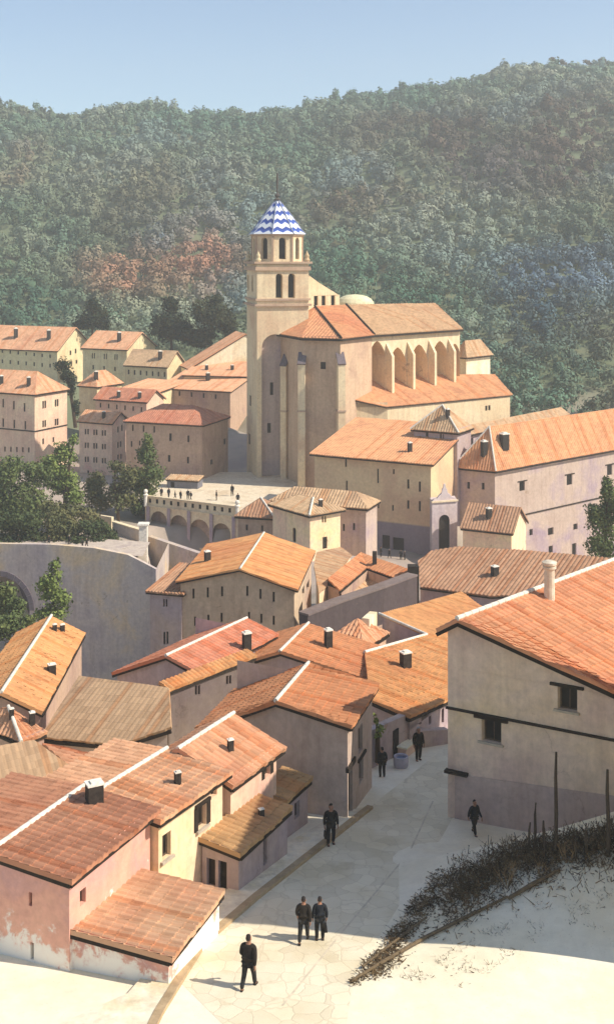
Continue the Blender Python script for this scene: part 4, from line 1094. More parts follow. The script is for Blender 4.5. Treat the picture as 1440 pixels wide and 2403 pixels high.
def church_rear():
    # wing with a sloping cream gable behind the tower and a flat dome
    d = 216
    A, B = P(700, 0, d - 2), P(796, 0, d + 3); A.z = B.z = 0
    n = Vector((-(B - A).y, (B - A).x, 0)).normalized()
    m = MB(); zl = -14
    ops = []
    for px in (741, 759, 781):
        u, z = ray_wall(A, B, px, 705); ops.append((u - .45, u + .45, z - .95, z + .95, None, .4))
    L = (B - A).length; z1 = P(0, 693, B.y).z
    pt, nn = wall_face(m, A, B, zl, z1, ops, back=n)
    z0 = P(0, 628, A.y).z; um = L * .5; zm = P(0, 664, A.y + 2).z
    m.poly([pt(0, z1), pt(L, z1), pt(um, zm), pt(0, z0)])
    bk = n * 9
    for a, b in (((0, z0), (um, zm)), ((um, zm), (L, z1))): m.poly([pt(*a), pt(*b), pt(*b) + bk, pt(*a) + bk])
    m.poly([pt(L, zl), pt(L, z1), pt(L, z1) + bk, pt(L, zl) + bk])
    w = m.build('transept_wall', S_CH, church)
    for q in ops: add_window(w, pt, nn, *q[:4], depth=.4)
    m = MB(); c = P(832, 712, 228)
    m.lathe(c, [(3.9, -1.6), (3.9, -.4), (3.7, .3), (3.2, .95), (2.4, 1.4), (1.3, 1.7), (.2, 1.8)], 24)
    m.build('dome', plaster('#d9d0a4', '#e4dcb4', '#cfc39a', .2, key='dome_render'), church, smooth=True)
church_rear()
# ------------------------------------------------------------------ walls, arcade, terrace, cloister, portal
def on_plane(px, py, dz=0.0):
    k = (py - YH) / F          # -z / d
    d = (18.68 - dz) / (k - .12)
    return P(px, py, d)

def wall_run(name, label, pts, mat, thick=.5, zbot=None, drop=2.0, cope=None, cat='wall', group=None):
    """free standing wall along photo points (px, py, d) of its top edge"""
    T = [P(*p) for p in pts]
    root = empty(name, Vector((T[0].x, T[0].y, T[0].z))); tag(root, label, cat, group)
    m = MB(); mc = MB()
    for A, B in zip(T, T[1:]):
        t = (B - A); t.z = 0; t.normalize(); n = Vector((-t.y, t.x, 0)); n = n if n.y > 0 else -n
        zb = [zbot, zbot] if zbot is not None else [A.z - drop, B.z - drop]
        base = [Vector((A.x, A.y, zb[0])), Vector((B.x, B.y, zb[1])), Vector((B.x, B.y, zb[1])) + n * thick, Vector((A.x, A.y, zb[0])) + n * thick]
        m.prism(base, [A, B, B + n * thick, A + n * thick])
        if cope:
            q = -n * .08
            mc.prism([A + q, B + q, B - q + n * thick, A - q + n * thick], [x + Vector((0, 0, .16)) for x in (A + q, B + q, B - q + n * thick, A - q + n * thick)])
    m.build('masonry', mat, root)
    if cope: mc.build('coping', cope, root)
    return root

S_RAV = plaster('#b4a4a2', '#ccbcae', '#dec49e', .16, key='ravine_masonry')
def ravine_wall():
    A, B = P(-130, 1282, 157), P(366, 1336, 149); A.z = B.z = 0
    root = empty('ravine_wall', P(150, 1560, 152)); tag(root, 'high mauve grey retaining wall with a dark arch, carrying the road over the ravine', 'wall')
    ua, _ = ray_wall(A, B, -64, 1400); ub, zt = ray_wall(A, B, 70, 1352)
    L = (B - A).length
    z1 = -40.4; op = (ua, ub, -62, ray_wall(A, B, 3, 1352)[1], 'round', 3.0)
    m = MB()
    pt, n = wall_face(m, A, B, -66, z1 - 2.2, [op], back=Vector((0, 1, 0)))
    tops = [(ray_wall(A, B, x, y)) for x, y in ((-130, 1280), (0, 1276), (120, 1278), (220, 1286), (300, 1302), (340, 1322), (366, 1336))]
    tops[0] = (0, tops[0][1]); tops[-1] = (L, tops[-1][1])
    for (u0, a), (u1, b) in zip(tops, tops[1:]):
        m.poly([pt(u0, z1 - 2.2), pt(u1, z1 - 2.2), pt(u1, b), pt(u0, a)])
        m.poly([pt(u0, a), pt(u1, b), pt(u1, b, .7), pt(u0, a, .7)]); m.poly([pt(u0, z1 - 3, .7), pt(u1, z1 - 3, .7), pt(u1, b, .7), pt(u0, a, .7)])
    m.poly([pt(L, -60), pt(L, tops[-1][1]), pt(L, tops[-1][1], 14), pt(L, -60, 14)])
    m.build('masonry', S_RAV, root)
    m = MB(); c = (ua + ub) / 2; r = (ub - ua) / 2; sp = op[3] - r
    for k in range(14):
        a0, a1 = math.pi * k / 14 + .01, math.pi * (k + 1) / 14 - .01
        q = [(c + rr * math.cos(a), sp + rr * math.sin(a)) for rr, a in ((r, a0), (r + .75, a0), (r + .75, a1), (r, a1))]
        m.prism([pt(*x, 0.05) for x in q], [pt(*x, -.12) for x in q])
    m.build('arch_ring', plaster('#7a6e74', '#8a7d7e', '#81767c', .3, key='arch_stone'), root)
    m = MB(); m.poly([pt(x, z, 2.98) for x, z in opening_outline(*op[:5])]); m.build('arch_infill', plain('arch_shade_dark', '#4a4248'), root)  # dark sheet across the arch stands in for the shade inside it
ravine_wall()
def ravine_road():
    m = MB()
    pts = [P(x, 1277, 157 - (x + 130) / 496 * 8 + .7) for x in range(-130, 337, 31)]
    for p in pts: p.z = -39.25
    for a, b in zip(pts, pts[1:]): m.poly([a, b, b + Vector((0, 7, .1)), a + Vector((0, 7, .1))])
    tag(m.build('road', plaster('#b9a99c', '#c8b8a6', '#b0a098', .3, key='road_earth')), kind='structure')
ravine_road()

S_ARC = plaster('#dcc69e', '#e8d6b2', '#d8bd9c', .15, key='arcade_stone')
def arcade():
    A, B = P(341, 1180, 177), P(562, 1190, 169); A.z = B.z = 0
    L = (B - A).length
    root = empty('arcade', P(450, 1280, 172)); tag(root, 'pale stone arcade of four round arches carrying a terrace with a pierced parapet', 'arcade')
    ops = []
    for px, w, top in ((373, 38, 1200), (420, 40, 1209), (469, 46, 1219), (520, 42, 1228)):
        u0, _ = ray_wall(A, B, px - w / 2, 1240); u1, _ = ray_wall(A, B, px + w / 2, 1240); _, zt = ray_wall(A, B, px, top)
        ops.append((u0, u1, zt - 4.3, zt, 'round', 1.4))
    zf = lambda u: -37.75 - (u / L) * .35        # top of the arcade proper
    m = MB(); zlo = min(q[3] for q in ops)
    pt, n = wall_face(m, A, B, -47, -38.4, ops, back=Vector((0, 1, 0)))
    m.build('arch_wall', S_ARC, root)
    for q in ops:
        m = MB(); m.poly([pt(x, z, 1.38) for x, z in opening_outline(*q[:5])]); m.build('arch_infill', plaster('#ae9684', '#baa28e', '#a28c84', .3, key='infill_stone'), root)
    ed = [ops[0][0] - .5] + [(a[1] + b[0]) / 2 for a, b in zip(ops, ops[1:])] + [ops[-1][1] + .5]
    for e in ed:
        m = MB(); m.prism([pt(e - .28, -46, .02), pt(e + .28, -46, .02), pt(e + .28, -46, -.28), pt(e - .28, -46, -.28)], [pt(e - .28, -38.4, .02), pt(e + .28, -38.4, .02), pt(e + .28, -38.4, -.28), pt(e - .28, -38.4, -.28)])
        m.build('pilaster', plaster('#a898a2', '#b4a2a6', '#a0909a', .3, key='pilaster_stone'), root)
    m = MB(); po = []
    k = 13
    for i in range(k):
        u = L * (i + .7) / k; po.append((u - .22, u + .22, -37.95, -37.25, None, .3))
    pt2, _ = wall_face(m, A, B, -38.4, -36.95, po, depth=.3, back=Vector((0, 1, 0)))
    m.poly([pt2(0, -38.4, .3), pt2(L, -38.4, .3), pt2(L, -36.95, .3), pt2(0, -36.95, .3)])
    m.poly([pt2(0, -36.95, .0), pt2(L, -36.95, .0), pt2(L, -36.95, .3), pt2(0, -36.95, .3)])
    m.build('parapet', S_ARC, root)
    m = MB()
    for q in po: m.poly([pt2(q[0], q[2], .29), pt2(q[1], q[2], .29), pt2(q[1], q[3], .29), pt2(q[0], q[3], .29)])
    m.build('parapet_hole_shade', M_FRAME, root)  # dark sheets imitate the shade in the parapet holes
    m = MB()
    for z in (-38.4, -36.9): m.beam(pt(-.1, z, .05), pt(L + .1, z, .05), .5, .16)
    m.build('cornice', S_ARC, root)
    # floor of the terrace
    m = MB(); z = -38.55
    T0, T1 = pt(0, z, .3), pt(L, z, .3)
    base = [T0, T1, Vector((1, 186, z)), Vector((-3, 205, z)), Vector((-34, 205, z))]
    m.prism([q - Vector((0, 0, .35)) for q in base], base)
    o = m.build('terrace', plaster('#d9c6a6', '#e4d4b8', '#d2bc9c', .2, key='terrace_paving')); tag(o, kind='structure')
    # end posts with pale balls
    for px, py, d, hh in ((342, 1166, 176.5, 1.3), (557, 1184, 168.6, 1.3)):
        m = MB(); q = P(px, py, d); q.z = -36.8
        m.lathe(q, [(.28, -1.6), (.28, 0), (.4, .05), (.4, .2), (.2, .3), (.34, .6), (.3, .85), (.05, 1.0)], 10)
        m.build('end_post', M_LIME, root)
arcade()
wall_run('foot_wall', 'dark mauve lower wall under the left arches of the arcade', [(346, 1258, 170), (470, 1300, 160), (500, 1318, 157)], S_RAV, .8, drop=6)
wall_run('garden_wall', 'low pale garden wall left of the arcade, below the trees', [(104, 1190, 178), (190, 1202, 175), (262, 1214, 172)], S_ARC, .5, drop=3.2)
wall_run('garden_wall', 'grey wall with a pale top joining the garden wall to the tall white pier', [(264, 1226, 170), (330, 1246, 167)], S_RAV, .6, drop=5.0, cope=S_ARC)
def pier():
    q = P(337, 1316, 160)
    root = empty('stone_pier', q); tag(root, 'tall narrow white pier standing at the left end of the arcade wall', 'pier')
    m = MB(); s = .55
    m.prism([q + Vector((x, y, -3)) for x, y in ((-s, -s), (s, -s), (s, s), (-s, s))], [q + Vector((x, y, 5.0)) for x, y in ((-s, -s), (s, -s), (s, s), (-s, s))]); m.build('shaft', M_LIME, root)
    m = MB(); s = .75
    m.prism([q + Vector((x, y, 5.0)) for x, y in ((-s, -s), (s, -s), (s, s), (-s, s))], [q + Vector((x, y, 5.25)) for x, y in ((-s, -s), (s, -s), (s, s), (-s, s))]); m.build('cap', M_LIME, root)
pier()

def portal():
    A, B = P(1013, 1290, 157.2), P(1072, 1290, 158.4); A.z = B.z = 0
    root = empty('chapel_portal', P(1042, 1292, 158)); tag(root, 'pale lilac chapel front with a scrolled gable and a tall dark arched door', 'portal')
    L = (B - A).length
    u0, zb = ray_wall(A, B, 1029, 1300); u1, _ = ray_wall(A, B, 1054, 1300); _, zt = ray_wall(A, B, 1042, 1208); _, zs = ray_wall(A, B, 1042, 1176)
    m = MB()
    op = (u0, u1, zb, zt, 'round', .4)
    pt, n = wall_face(m, A, B, zb - 4, zs, [op], back=Vector((0, 1, 0)))
    G = [(0, 0), (L, 0), (L * .93, .35), (L * .8, .45), (L * .72, .8), (L * .62, 1.1), (L * .60, 1.6), (L * .56, 1.75), (L * .53, 2.3), (L * .47, 2.3), (L * .44, 1.75), (L * .40, 1.6), (L * .38, 1.1), (L * .28, .8), (L * .2, .45), (L * .07, .35)]
    m.prism([pt(u, zs + z, .55) for u, z in G], [pt(u, zs + z, .0) for u, z in G])
    m.poly([pt(0, zb - 4), pt(0, zs), pt(0, zs, 3), pt(0, zb - 4, 3)]); m.poly([pt(L, zb - 4), pt(L, zs), pt(L, zs, 3), pt(L, zb - 4, 3)]); m.poly([pt(0, zs), pt(L, zs), pt(L, zs, 3), pt(0, zs, 3)])
    m.build('facade', plaster('#c4b4b4', '#d2c2bc', '#bcabb0', .25, key='portal_render'), root)
    add_window(root, pt, n, *op[:4], kind='door', arch='round', depth=.4)
    m = MB(); m.beam(pt(-.08, zs, -.06), pt(L + .08, zs, -.06), .3, .22); m.build('cornice', S_ARC, root)
portal()

# cloister court: four low wings round an open yard, boundary wall along the lane
def cloister():
    K0, K1, K2 = P(846, 1299, 116), P(768, 1352, 106.5), P(974, 1334, 109)
    z = -29.9
    for k in (K0, K1, K2): k.z = 0
    K3 = K1 + K2 - K0
    root = empty('cloister', (K0 + K3) / 2 + Vector((0, 0, -36))); tag(root, 'small open cloister with two tiers of orange roofs round a sunken yard', 'cloister')
    for q in (K0, K1, K2, K3, (K0 + K3) / 2): CTRL.append((q.x, q.y, -36.5))
    e1 = (K1 - K0).normalized(); e2 = (K2 - K0).normalized(); L1 = (K1 - K0).length; L2 = (K2 - K0).length
    c = lambda a, b, zz: K0 + e1 * a + e2 * b + Vector((0, 0, zz))
    w1, w2 = 1.9, 1.9
    def wing(name, pts, mat=T_OR):
        m = MB(); roof_panel(m, pts, .42, .05, uoff=random.random() * 9); return m.build(name, mat, root)
    wing('roof', [c(w1, w2, z - .62), c(L1, w2, z - .62), c(L1, 0, z), c(0, 0, z)]); wing('roof', [c(w1, w2, z - .62), c(w1, L2, z - .62), c(0, L2, z), c(0, 0, z)])
    y1, y2 = w1 + 1.1, w2 + 1.1
    wing('lower_roof', [c(y1, y2, z - 2.1), c(L1, y2, z - 2.1), c(L1, w2 + .1, z - 1.6), c(w1 + .1, w2 + .1, z - 1.6)], T_TAN); wing('lower_roof', [c(y1, y2, z - 2.1), c(y1, L2, z - 2.1), c(w1 + .1, L2, z - 1.6), c(w1 + .1, w2 + .1, z - 1.6)], T_TAN)
    m = MB()
    for a, b, za, zb in (((w1 + .25, w2 + .25), (L1, w2 + .25), z - .8, z - 1.62), ((w1 + .25, w2 + .25), (w1 + .25, L2), z - .8, z - 1.62), ((y1 - .3, y2 - .3), (L1, y2 - .3), z - 2.1, -40), ((y1 - .3, y2 - .3), (y1 - .3, L2), z - 2.1, -40),
                         ((0, 0), (L1, 0), z - .15, -40), ((0, 0), (0, L2), z - .15, -40), ((L1, 0), (L1, w2), z - .62, -40), ((0, L2), (w1, L2), z - .62, -40)):
        m.poly([c(*a, za), c(*b, za), c(*b, zb), c(*a, zb)])
    m.build('wall', W_BROWN, root)
    m = MB()
    for a, b in (((w1 + .12, w2 + .12), (L1, w2 + .12)), ((w1 + .12, w2 + .12), (w1 + .12, L2))):
        cap_line(m, c(*a, z - 1.5), c(*b, z - 1.5), .09)
    for o_, nm in ((m, 'flashing'),): o_.build(nm, M_CAP, root)
    m = MB()
    for a, b, zz in (((w1, w2), (L1, w2), z - .82), ((w1, w2), (w1, L2), z - .82), ((y1, y2), (L1, y2), z - 2.28), ((y1, y2), (y1, L2), z - 2.28)):
        m.beam(c(*a, zz), c(*b, zz), .14, .2)
    m.build('eave_shade_strip', M_EAVE, root)
    m = MB(); m.poly([c(y1 - .5, y2 - .5, z - 2.75), c(L1, y2 - .5, z - 2.75), c(L1, L2, z - 2.75), c(y1 - .5, L2, z - 2.75)]); m.build('yard_paving', W_BROWN, root)
    m = MB(); q = c(.3, L2 - .2, 0)
    m.prism([q + Vector((x, y, -36)) for x, y in ((-.5, -.5), (.5, -.5), (.5, .5), (-.5, .5))], [q + Vector((x, y, z + .6)) for x, y in ((-.5, -.5), (.5, -.5), (.5, .5), (-.5, .5))])
    m.build('corner_pier', M_FRAME, root)
    m = MB(); q = c(1.0, L2 * .32, 0); s = .2
    m.prism([q + Vector((x, y, z - 1)) for x, y in ((-s, -s), (s, -s), (s, s), (-s, s))], [q + Vector((x, y, z + .9)) for x, y in ((-s, -s), (s, -s), (s, s), (-s, s))]); m.build('chimney', M_CHIMSHADE, root)
cloister()
wall_run('lane_wall', 'long grey wall with a broad sloping top, running below the cloister', [(722, 1446, 95), (800, 1415, 98), (900, 1381, 102), (978, 1352, 106)], plaster('#4c4242', '#5a4e4c', '#524646', .15, key='lane_shade_stone'), 1.0, drop=5, cope=plaster('#76675f', '#82726a', '#706260', .15, key='lane_coping'))  # wall colour darkened in place of shade on its front
wall_run('gate_stub', 'short cream wall end standing beside the pink pyramid roof', [(866, 1452, 76), (884, 1436, 78)], W_PALE, .5, drop=4)

# ------------------------------------------------------------------ street, pavement, kerb
def flags():
    n = N('worn_flagstones'); p = n.pos()
    vo = n.add('TexVoronoi', feature='F1'); vo.inputs['Scale'].default_value = 1.5; vo.inputs['Randomness'].default_value = .85
    wob = n.add('VectorMath', operation='ADD'); nz = n.add('TexNoise'); nz.inputs['Scale'].default_value = 2.5; n.link(p, nz.inputs['Vector'])
    sc = n.add('VectorMath', operation='SCALE'); sc.inputs['Scale'].default_value = .25; n.link(nz.outputs['Color'], sc.inputs[0]); n.link(p, wob.inputs[0]); n.link(sc.outputs[0], wob.inputs[1]); n.link(wob.outputs[0], vo.inputs['Vector'])
    ve = n.add('TexVoronoi', feature='DISTANCE_TO_EDGE'); ve.inputs['Scale'].default_value = 1.5; ve.inputs['Randomness'].default_value = .85; n.link(wob.outputs[0], ve.inputs['Vector'])
    hs = n.add('SeparateColor'); n.link(vo.outputs['Color'], hs.inputs[0])
    col = n.ramp(n.noise(p, .3, 5, .6), [(.3, srgb('#e0d2b2')), (.5, srgb('#e8dcc0')), (.7, srgb('#d9c9a6'))])
    col = n.mix(1.0, col, n.ramp(hs.outputs[0], [(0, (.90, .89, .88)), (1, (1.04, 1.04, 1.04))]), 'MULTIPLY')
    jn = n.ramp(ve.outputs['Distance'], [(.0, (1, 1, 1)), (.045, (0, 0, 0))])
    col = n.mix(n.math('MULTIPLY', jn, .35), col, srgb('#b8a688'))
    st = n.noise(p, .8, 7, .7); col = n.mix(n.ramp(st, [(.55, (0, 0, 0)), (.72, (.4, .4, .4))]), col, n.mix(1.0, col, (.84, .78, .70, 1), 'MULTIPLY'))
    n.link(col, n.b.inputs['Base Color']); n.bump(n.math('ADD', n.math('MULTIPLY', jn, -.6), n.math('MULTIPLY', n.noise(p, 6, 6), .5)), .02, .5)
    return n.m
def sheets():
    m = MB()
    m.poly([on_plane(*q, .004) for q in ((600, 2480), (418, 2300), (478, 2208), (600, 2100), (872, 1890), (1000, 1788), (1062, 1740), (1120, 1800), (1058, 1925), (1010, 2010), (830, 2290), (800, 2480))])
    o = m.build('street', flags()); tag(o, kind='structure')
    outer = [(310, 2500), (372, 2372), (418, 2298), (476, 2206), (600, 2100), (740, 1990), (868, 1890)]
    inner = [(-100, 2600), (100, 2420), (300, 2330), (400, 2215), (540, 2080), (660, 1985), (800, 1905)]
    m = MB()
    for (a, b), (c, d) in zip(zip(outer, outer[1:]), zip(inner, inner[1:])):
        q = [on_plane(*x, .12) for x in (a, b, d, c)]
        m.prism([x - Vector((0, 0, .3)) for x in q], q)
    o = m.build('pavement', plaster('#e6d8b8', '#efe4ca', '#dfcfa8', .5, key='pavement_slabs')); tag(o, kind='structure')
    m = MB()
    for a, b in zip(outer, outer[1:]):
        A, B = on_plane(*a, .14), on_plane(*b, .14)
        t = (B - A).normalized(); n = Vector((t.y, -t.x, 0)) * .14
        m.prism([x - Vector((0, 0, .3)) for x in (A - n, A + n, B + n, B - n)], [A - n, A + n, B + n, B - n])
    o = m.build('kerb', plaster('#a8916e', '#b89f7c', '#9c8666', .6, key='kerb_stone')); tag(o, kind='structure')
    m = MB()
    L = [(662, 2360), (800, 2190), (960, 2000), (1015, 1880)]
    for a, b in zip(L, L[1:]):
        A, B = on_plane(*a, .008), on_plane(*b, .008); t = (B - A).normalized(); n = Vector((t.y, -t.x, 0)) * .035
        m.poly([A - n, A + n, B + n, B - n])
    o = m.build('gutter', plain('gutter_stone', '#cfc0a6')); tag(o, kind='structure')
sheets()
def upper_street():
    # stone kerb wall and round trough where the street narrows
    wall_run('low_wall', 'low grey wall with a door closing the left side of the upper street', [(868, 1716, 57.2), (974, 1668, 61)], W_MAUVE, .4, zbot=-28)
    wall_run('low_wall', 'pale grey parapet across the far end of the street', [(984, 1716, 60.6), (1052, 1712, 61.5)], W_GREY, .4, zbot=-28)
    r = empty('stone_bench', on_plane(958, 1772)); tag(r, 'low pinkish stone kerb sloping down to the round trough', 'bench')
    m = MB(); A, B = on_plane(942, 1778), on_plane(976, 1752); m.beam(A + Vector((0, 0, .2)), B + Vector((0, 0, .25)), .45, .5); m.build('block', W_PINK, r)
    m = MB(); m.beam(A + Vector((0, 0, .49)), B + Vector((0, 0, .54)), .55, .08); m.build('slab', W_PALE, r)
    q = on_plane(940, 1800); r = empty('stone_trough', q); tag(r, 'round lilac stone trough at the end of the stone kerb', 'trough')
    m = MB(); m.lathe(q, [(.30, -.05), (.36, .1), (.38, .3), (.36, .55), (.28, .55), (.24, .3)], 20); m.build('bowl', plain('lilac_stone', '#b0aab2', .8, .2), r, smooth=False)
    m = MB(); m.lathe(q, [(.26, .44), (.262, .45)], 20); m.build('water', plain('trough_water', '#6f7a90', .15, .1), r)
    # door in the low wall
    A, B = P(868, 1716, 57.2), P(974, 1668, 61); A.z = B.z = 0
    u, z = ray_wall(A, B, 927, 1735)
    t = (B - A).normalized(); n = Vector((t.y, -t.x, 0)); pt = lambda a, b, c=0: A + t * a + Vector((0, 0, b)) - n * c
    rr = [o for o in COL.objects if o.name == 'low_wall'][0]
    m = MB(); m.prism([pt(u - .25, -26.6, .02), pt(u + .25, -26.6, .02), pt(u + .25, -26.6, -.06), pt(u - .25, -26.6, -.06)], [pt(u - .25, -24.4, .02), pt(u + .25, -24.4, .02), pt(u + .25, -24.4, -.06), pt(u - .25, -24.4, -.06)])
    m.build('door', M_DOOR, rr)
upper_street()
# ------------------------------------------------------------------ trees
RNG = np.random.default_rng(11)
def foliage(key, c1, c2, c3, scale=.5):
    n = N(key); p = n.pos()
    f = n.noise(p, scale, 5, .65)
    col = n.ramp(f, [(.33, srgb(c1)), (.5, srgb(c2)), (.67, srgb(c3))])
    n.link(col, n.b.inputs['Base Color']); n.b.inputs['Roughness'].default_value = .8
    return n.m
FO_DARK = foliage('dark_foliage', '#323c24', '#434e2d', '#565f36', .4)
FO_DEEP = foliage('deep_foliage', '#1c2515', '#27311c', '#344024', .4)
FO_MID = foliage('mid_foliage', '#465230', '#5b673a', '#747a46', .4)
FO_LIGHT = foliage('light_foliage', '#55642f', '#6e7c40', '#8a924e', .5)
FO_OLIVE = foliage('olive_foliage', '#484c2f', '#5d5e39', '#766f48', .3)
M_BARK = plain('bark', '#4a3b2c', .95, .4, 6)

def leaf_quads(centres, normals, size, jitter=.5):
    n = len(centres)
    a = RNG.normal(size=(n, 3)); a -= normals * (a * normals).sum(1, keepdims=True); a /= np.linalg.norm(a, axis=1, keepdims=True)
    b = np.cross(normals, a)
    s = size * (1 + jitter * (RNG.random((n, 1)) - .5) * 2)
    e = .55 + .4 * RNG.random((n, 1))
    V = np.stack([centres - a * s, centres - b * s * e, centres + a * s, centres + b * s * e], 1)
    return V.reshape(-1, 3)
def quad_mesh(name, V, mat, off=(0, 0, 0), cols=None):
    V = V - np.array(off); n = len(V) // 4
    me = bpy.data.meshes.new(name); me.vertices.add(len(V)); me.loops.add(len(V)); me.polygons.add(n)
    me.vertices.foreach_set('co', V.astype(np.float32).ravel()); me.loops.foreach_set('vertex_index', np.arange(len(V), dtype=np.int32))
    me.polygons.foreach_set('loop_start', np.arange(0, len(V), 4, dtype=np.int32))
    if cols is not None:
        at = me.color_attributes.new('species', 'FLOAT_COLOR', 'POINT'); at.data.foreach_set('color', np.repeat(cols, 4, 0).astype(np.float32).ravel())
    me.materials.append(mat); me.update(calc_edges=True); me.validate()
    return me
def clump_leaves(c, r, n, size):
    u = RNG.normal(size=(n, 3)); u /= np.linalg.norm(u, axis=1, keepdims=True)
    # lumpy ellipsoid: radius varies with direction, leaves sit through the outer half of the volume
    ph = RNG.random(3) * 6
    bump = 1 + .16 * np.sin(u[:, 0] * 5 + ph[0]) * np.sin(u[:, 1] * 5 + ph[1]) + .14 * np.sin(u[:, 2] * 7 + ph[2])
    rad = (RNG.random(n) ** .38) * bump
    pts = np.array(c) + u * rad[:, None] * np.array(r)
    nr = u + RNG.normal(size=(n, 3)) * .55; nr /= np.linalg.norm(nr, axis=1, keepdims=True)
    return leaf_quads(pts, nr, size)
def tree(name, label, blobs, base, d, mat, leaf_px=6.0, dens=2.0, group=None, cat='tree', trunk=.028):
    """blobs: (px, py, rx, ry) of the leaf masses as seen; base: (px, py) foot of the trunk"""
    B = P(base[0], base[1], d); s = F / d
    root = empty(name, B); tag(root, label, cat, group)
    size = leaf_px / s / 2
    VV = []; cs = []
    for (px, py, rx, ry) in blobs:
        c = P(px, py, d); a, b = rx / s, ry / s
        c.y += random.uniform(-.35, .35) * a
        cs.append((c, a, b))
        k = max(1, int(3.2 + a * b * .02))
        for i in range(5):      # each mass is a handful of overlapping lumps
            th = random.uniform(0, 6.28); ph = random.uniform(-.9, 1.0); q = .5
            cc = (c.x + a * q * math.cos(th) * math.cos(ph), c.y + a * q * math.sin(th) * math.cos(ph), c.z + b * q * math.sin(ph))
            w = random.uniform(.48, .68); n = int(dens * .55 * a * b / size ** 2)
            VV.append(clump_leaves(cc, (a * w, a * w, b * w), n, size))
        VV.append(clump_leaves(c, (a * .8, a * .8, b * .8), int(dens * .8 * a * b / size ** 2), size))
    V = np.concatenate(VV)
    me = quad_mesh('crown', V, mat, B)
    o = bpy.data.objects.new('crown', me); COL.objects.link(o); o.parent = root
    top = max(cs, key=lambda t: t[0].z)
    H = top[0].z - B.z
    m = MB(); r0 = max(.12, H * trunk)
    mid = B.lerp(top[0], .5) + Vector((random.uniform(-.1, .1) * H * .3, 0, 0))
    m.tube([B - Vector((0, 0, 1)), B.lerp(mid, .5), mid, top[0]], [r0 * 1.25, r0, r0 * .7, r0 * .25], 7)
    for c, a, b in cs: m.tube([B.lerp(mid, .6), (B.lerp(mid, .6) + c) / 2 + Vector((0, 0, .1 * H)), c], [r0 * .5, r0 * .35, r0 * .12], 5)
    m.build('trunk', M_BARK, root, smooth=True)
    return root
GT = 'trees among the houses'
tree('broadleaf_tree', 'dark round tree standing behind the row house and the terraced house', [(214, 744, 40, 34), (188, 762, 24, 18), (246, 760, 22, 20), (222, 716, 20, 20)], (216, 800), 306, FO_DEEP, 6, 3.6, group=GT)
tree('broadleaf_tree', 'tall dark tree behind the olive tan roof, left one of the pair by the tower', [(400, 768, 44, 42), (398, 722, 24, 26), (370, 762, 22, 30), (430, 780, 28, 30)], (404, 835), 292, FO_DEEP, 6, 3.6, group=GT)
tree('broadleaf_tree', 'large olive green tree beside the church tower, right one of the pair', [(492, 745, 54, 48), (470, 790, 44, 32), (530, 760, 34, 42), (500, 706, 30, 22)], (488, 830), 290, foliage('deep_olive', '#2a2f1c', '#363b24', '#464a2e', .3), 6, 3.6, group=GT)
tree('cypress', 'thin dark leaning evergreen between the large pale house and the small dark walled house', [(150, 858, 26, 20), (160, 880, 18, 26), (170, 915, 13, 32), (178, 958, 10, 28)], (178, 992), 236, FO_DEEP, 5, group=GT)
tree('broadleaf_tree', 'broad dark tree in front of the large pale house at the left edge', [(30, 1110, 56, 46), (92, 1112, 46, 44), (5, 1165, 50, 46), (70, 1165, 60, 44), (40, 1205, 70, 30)], (45, 1250), 172, FO_MID, 6, 2.6, group=GT)
tree('broadleaf_tree', 'bright green tree below the right wall of the large pale house', [(152, 1066, 34, 30), (130, 1096, 40, 34), (174, 1032, 14, 16), (146, 1135, 44, 40), (168, 1165, 30, 30)], (150, 1240), 174, FO_LIGHT, 6, 2.6, group=GT)
tree('conifer', 'pointed green tree in front of the dark red roofed building', [(346, 1036, 16, 24), (346, 1070, 32, 30), (346, 1112, 42, 36), (342, 1150, 44, 32), (322, 1192, 30, 24)], (340, 1222), 179, FO_MID, 6, 2.6, group=GT)
tree('broadleaf_tree', 'round olive tree left of the pointed green tree', [(288, 1120, 38, 40), (280, 1165, 48, 38), (268, 1092, 18, 16)], (280, 1225), 176, FO_OLIVE, 6, 2.6, group=GT)
tree('broadleaf_tree', 'dull round tree below the narrow four storey house', [(225, 1138, 36, 34), (222, 1176, 42, 32)], (224, 1225), 178, FO_OLIVE, 6, 2.6, group=GT)
tree('tall_shrub', 'dark shrub mass above the ravine road at the left edge', [(20, 1225, 50, 34), (70, 1220, 46, 34), (30, 1258, 60, 20), (84, 1254, 40, 20)], (45, 1276), 160, FO_DARK, 6, 2.6, group='shrubs above the ravine road')
tree('tall_shrub', 'brownish green shrub in the middle above the ravine road', [(130, 1220, 40, 32), (160, 1240, 44, 28), (120, 1255, 36, 20), (160, 1262, 36, 14)], (145, 1276), 159.5, FO_OLIVE, 6, 2.6, group='shrubs above the ravine road')
tree('tall_shrub', 'low rounded shrub at the right end of the ravine road', [(205, 1240, 32, 24), (228, 1264, 32, 17), (196, 1264, 36, 15)], (208, 1280), 158.5, FO_DARK, 6, 2.6, group='shrubs above the ravine road')
tree('tall_shrub', 'olive shrub behind the shrubs of the ravine road, below the bright green tree', [(170, 1200, 44, 26), (120, 1200, 36, 24), (210, 1208, 28, 18)], (165, 1235), 167, FO_OLIVE, 6, 2.6, group='shrubs above the ravine road')
